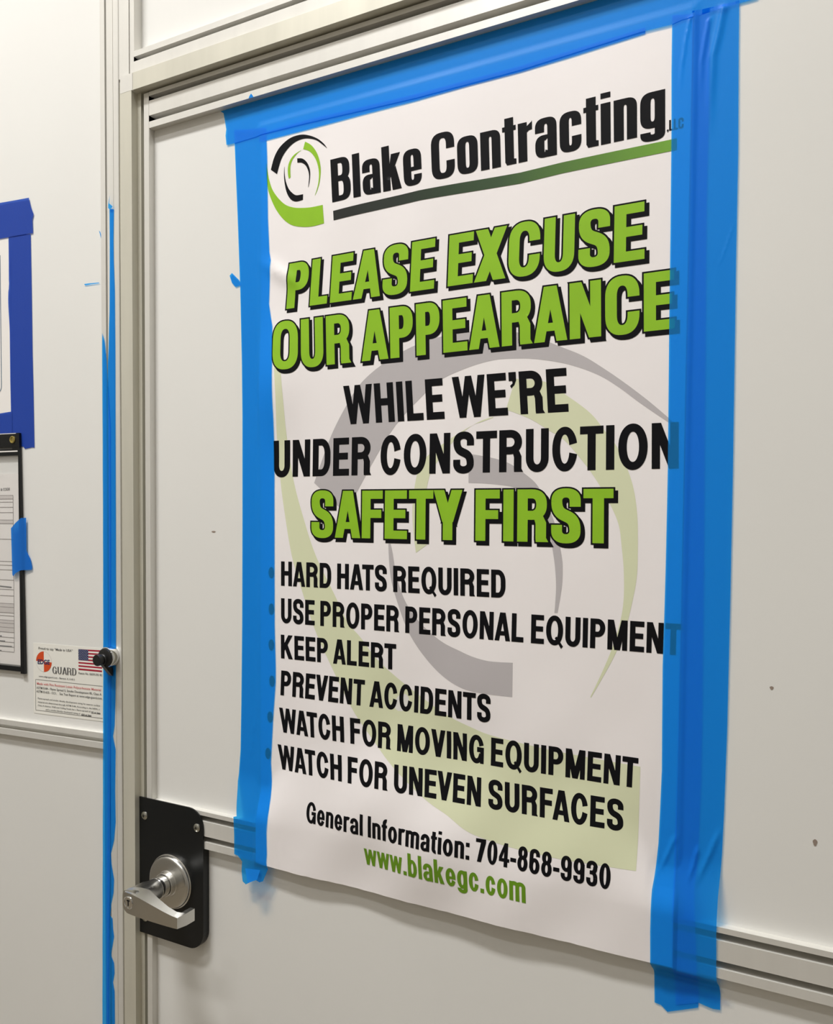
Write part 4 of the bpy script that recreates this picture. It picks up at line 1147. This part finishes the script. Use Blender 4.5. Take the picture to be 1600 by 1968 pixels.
# sticker
def font_text(name, text, q, m, parent, d, shear=0.0, bold=0.0):
    cu = bpy.data.curves.new('t', 'FONT')
    cu.body = text
    cu.resolution_u = 3
    cu.offset = bold
    o = bpy.data.objects.new('t', cu)
    COL.objects.link(o)
    dg = bpy.context.evaluated_depsgraph_get()
    me = bpy.data.meshes.new_from_object(o.evaluated_get(dg))
    bpy.data.objects.remove(o)
    xs = [v.co.x for v in me.vertices]
    x0, x1 = min(xs), max(xs)
    f = quad_map(q)
    V = [tuple(lw(*f((v.co.x - x0) / (x1 - x0), v.co.y / .73), d)) for v in me.vertices]
    F = [tuple(p.vertices) for p in me.polygons]
    out = []
    for t in F:
        a, b, c = (Vector(V[i]) for i in t[:3])
        out.append(t if (b - a).cross(c - a).y < 0 else t[::-1])
    bpy.data.meshes.remove(me)
    return link_mesh(name, V, out, m, parent)

font_text('form_heading', 'IN & CODE', FORM_TXT, M['grey'], form, .0026, 0, .02)
K = STICKER
stick = empty('sticker', tuple(lw(.1, K['out'][2][1], .0003)), 'white maker sticker with small flag and red and white round emblem beside the post', 'sticker')
lw_prism('backing', [tuple(p) for p in K['out']], .0002, .0005, M['sticker'], stick)
ct, cb, cl, cr, cc = K['circ']
rz, ru = (ct[1] - cb[1]) / 2, (cl[0] - cr[0]) / 2
def pie(a0, a1, k=1.0):
    return [(cc[0] - ru * k * math.cos(math.radians(a)), cc[1] + rz * k * math.sin(math.radians(a))) for a in range(a0, a1 + 1, 6)]
lsheet('round_emblem', [[pie(0, 354)], [pie(0, 354, .965)], [pie(90, 180) + [tuple(cc)], pie(270, 360) + [tuple(cc)]]], [M['shade'], M['sticker'], M['orange']], .0007, .05, stick)
ff = quad_map(K['flag'])
stripes = [[ff(0, (12 - 2 * i) / 13), ff(1, (12 - 2 * i) / 13), ff(1, (13 - 2 * i) / 13), ff(0, (13 - 2 * i) / 13)] for i in range(7)]
stripes = [p[0:4] for p in stripes]
cn = K['canton']
lsheet('flag', [[[ff(0, 0), ff(1, 0), ff(1, 1), ff(0, 1)]], stripes, [[tuple(p) for p in cn]]], [M['sticker'], M['flag_red'], M['navy']], .0007, .05, stick)
fc = quad_map(cn)
stars = []
for r in range(9):
    for c in range(6 if r % 2 == 0 else 5):
        u, v = (c + .5 + (0 if r % 2 == 0 else .5)) / 6, (r + .6) / 9.2
        cxx, czz = fc(u, v)
        stars.append([(cxx + (.00075 if k % 2 == 0 else .0003) * math.sin(k * math.pi / 5), czz + (.00075 if k % 2 == 0 else .0003) * math.cos(k * math.pi / 5)) for k in range(10)])
lsheet('flag_stars', [stars], M['sticker'], .0009, .05, stick)
lsheet('ruled_lines', [[ribbon([tuple(a), tuple(b)], .0007) for a, b in K['lines']] + [ribbon([tuple(a), tuple(b)], .0005) for a, b in K['marks']]], M['grey'], .0007, .05, stick)
for text, q, col, st in K['text']:
    if text == 'GUARD':                     # a bookish face with slab ends
        F = STY['T']
        polys, x = [], 0.0
        for ch in text:
            g, w, adv = glyph(ch, F)
            e, t = .055, .045
            S = F.S
            if ch == 'U':
                g += [R_(-e, 1 - t, S + e, 1), R_(w - S - e, 1 - t, w + e, 1)]
            elif ch == 'A':
                g += [R_(-e, 0, S + e, t), R_(w - S - e, 0, w + e, t)]
            elif ch in 'RD':
                g += [R_(-e, 0, S + e, t), R_(-e, 1 - t, S + e, 1)]
                if ch == 'R':
                    g += [R_(w - S, 0, w + e * 1.4, t)]
            polys += [[(x + px, py) for px, py in p] for p in g]
            x += adv + .04
        f = quad_map(q)
        lsheet('printed_text', [[[f(px / (x - .1), py) for px, py in p] for p in polys]], M['grey'], .0010, .05, stick)
        continue
    font_text('printed_text', text, q, {'grey': M['grey'], 'navy': M['navy'], 'red': M['red']}[col], stick, .0010, 0, .03 if st == 'bold' else .008)
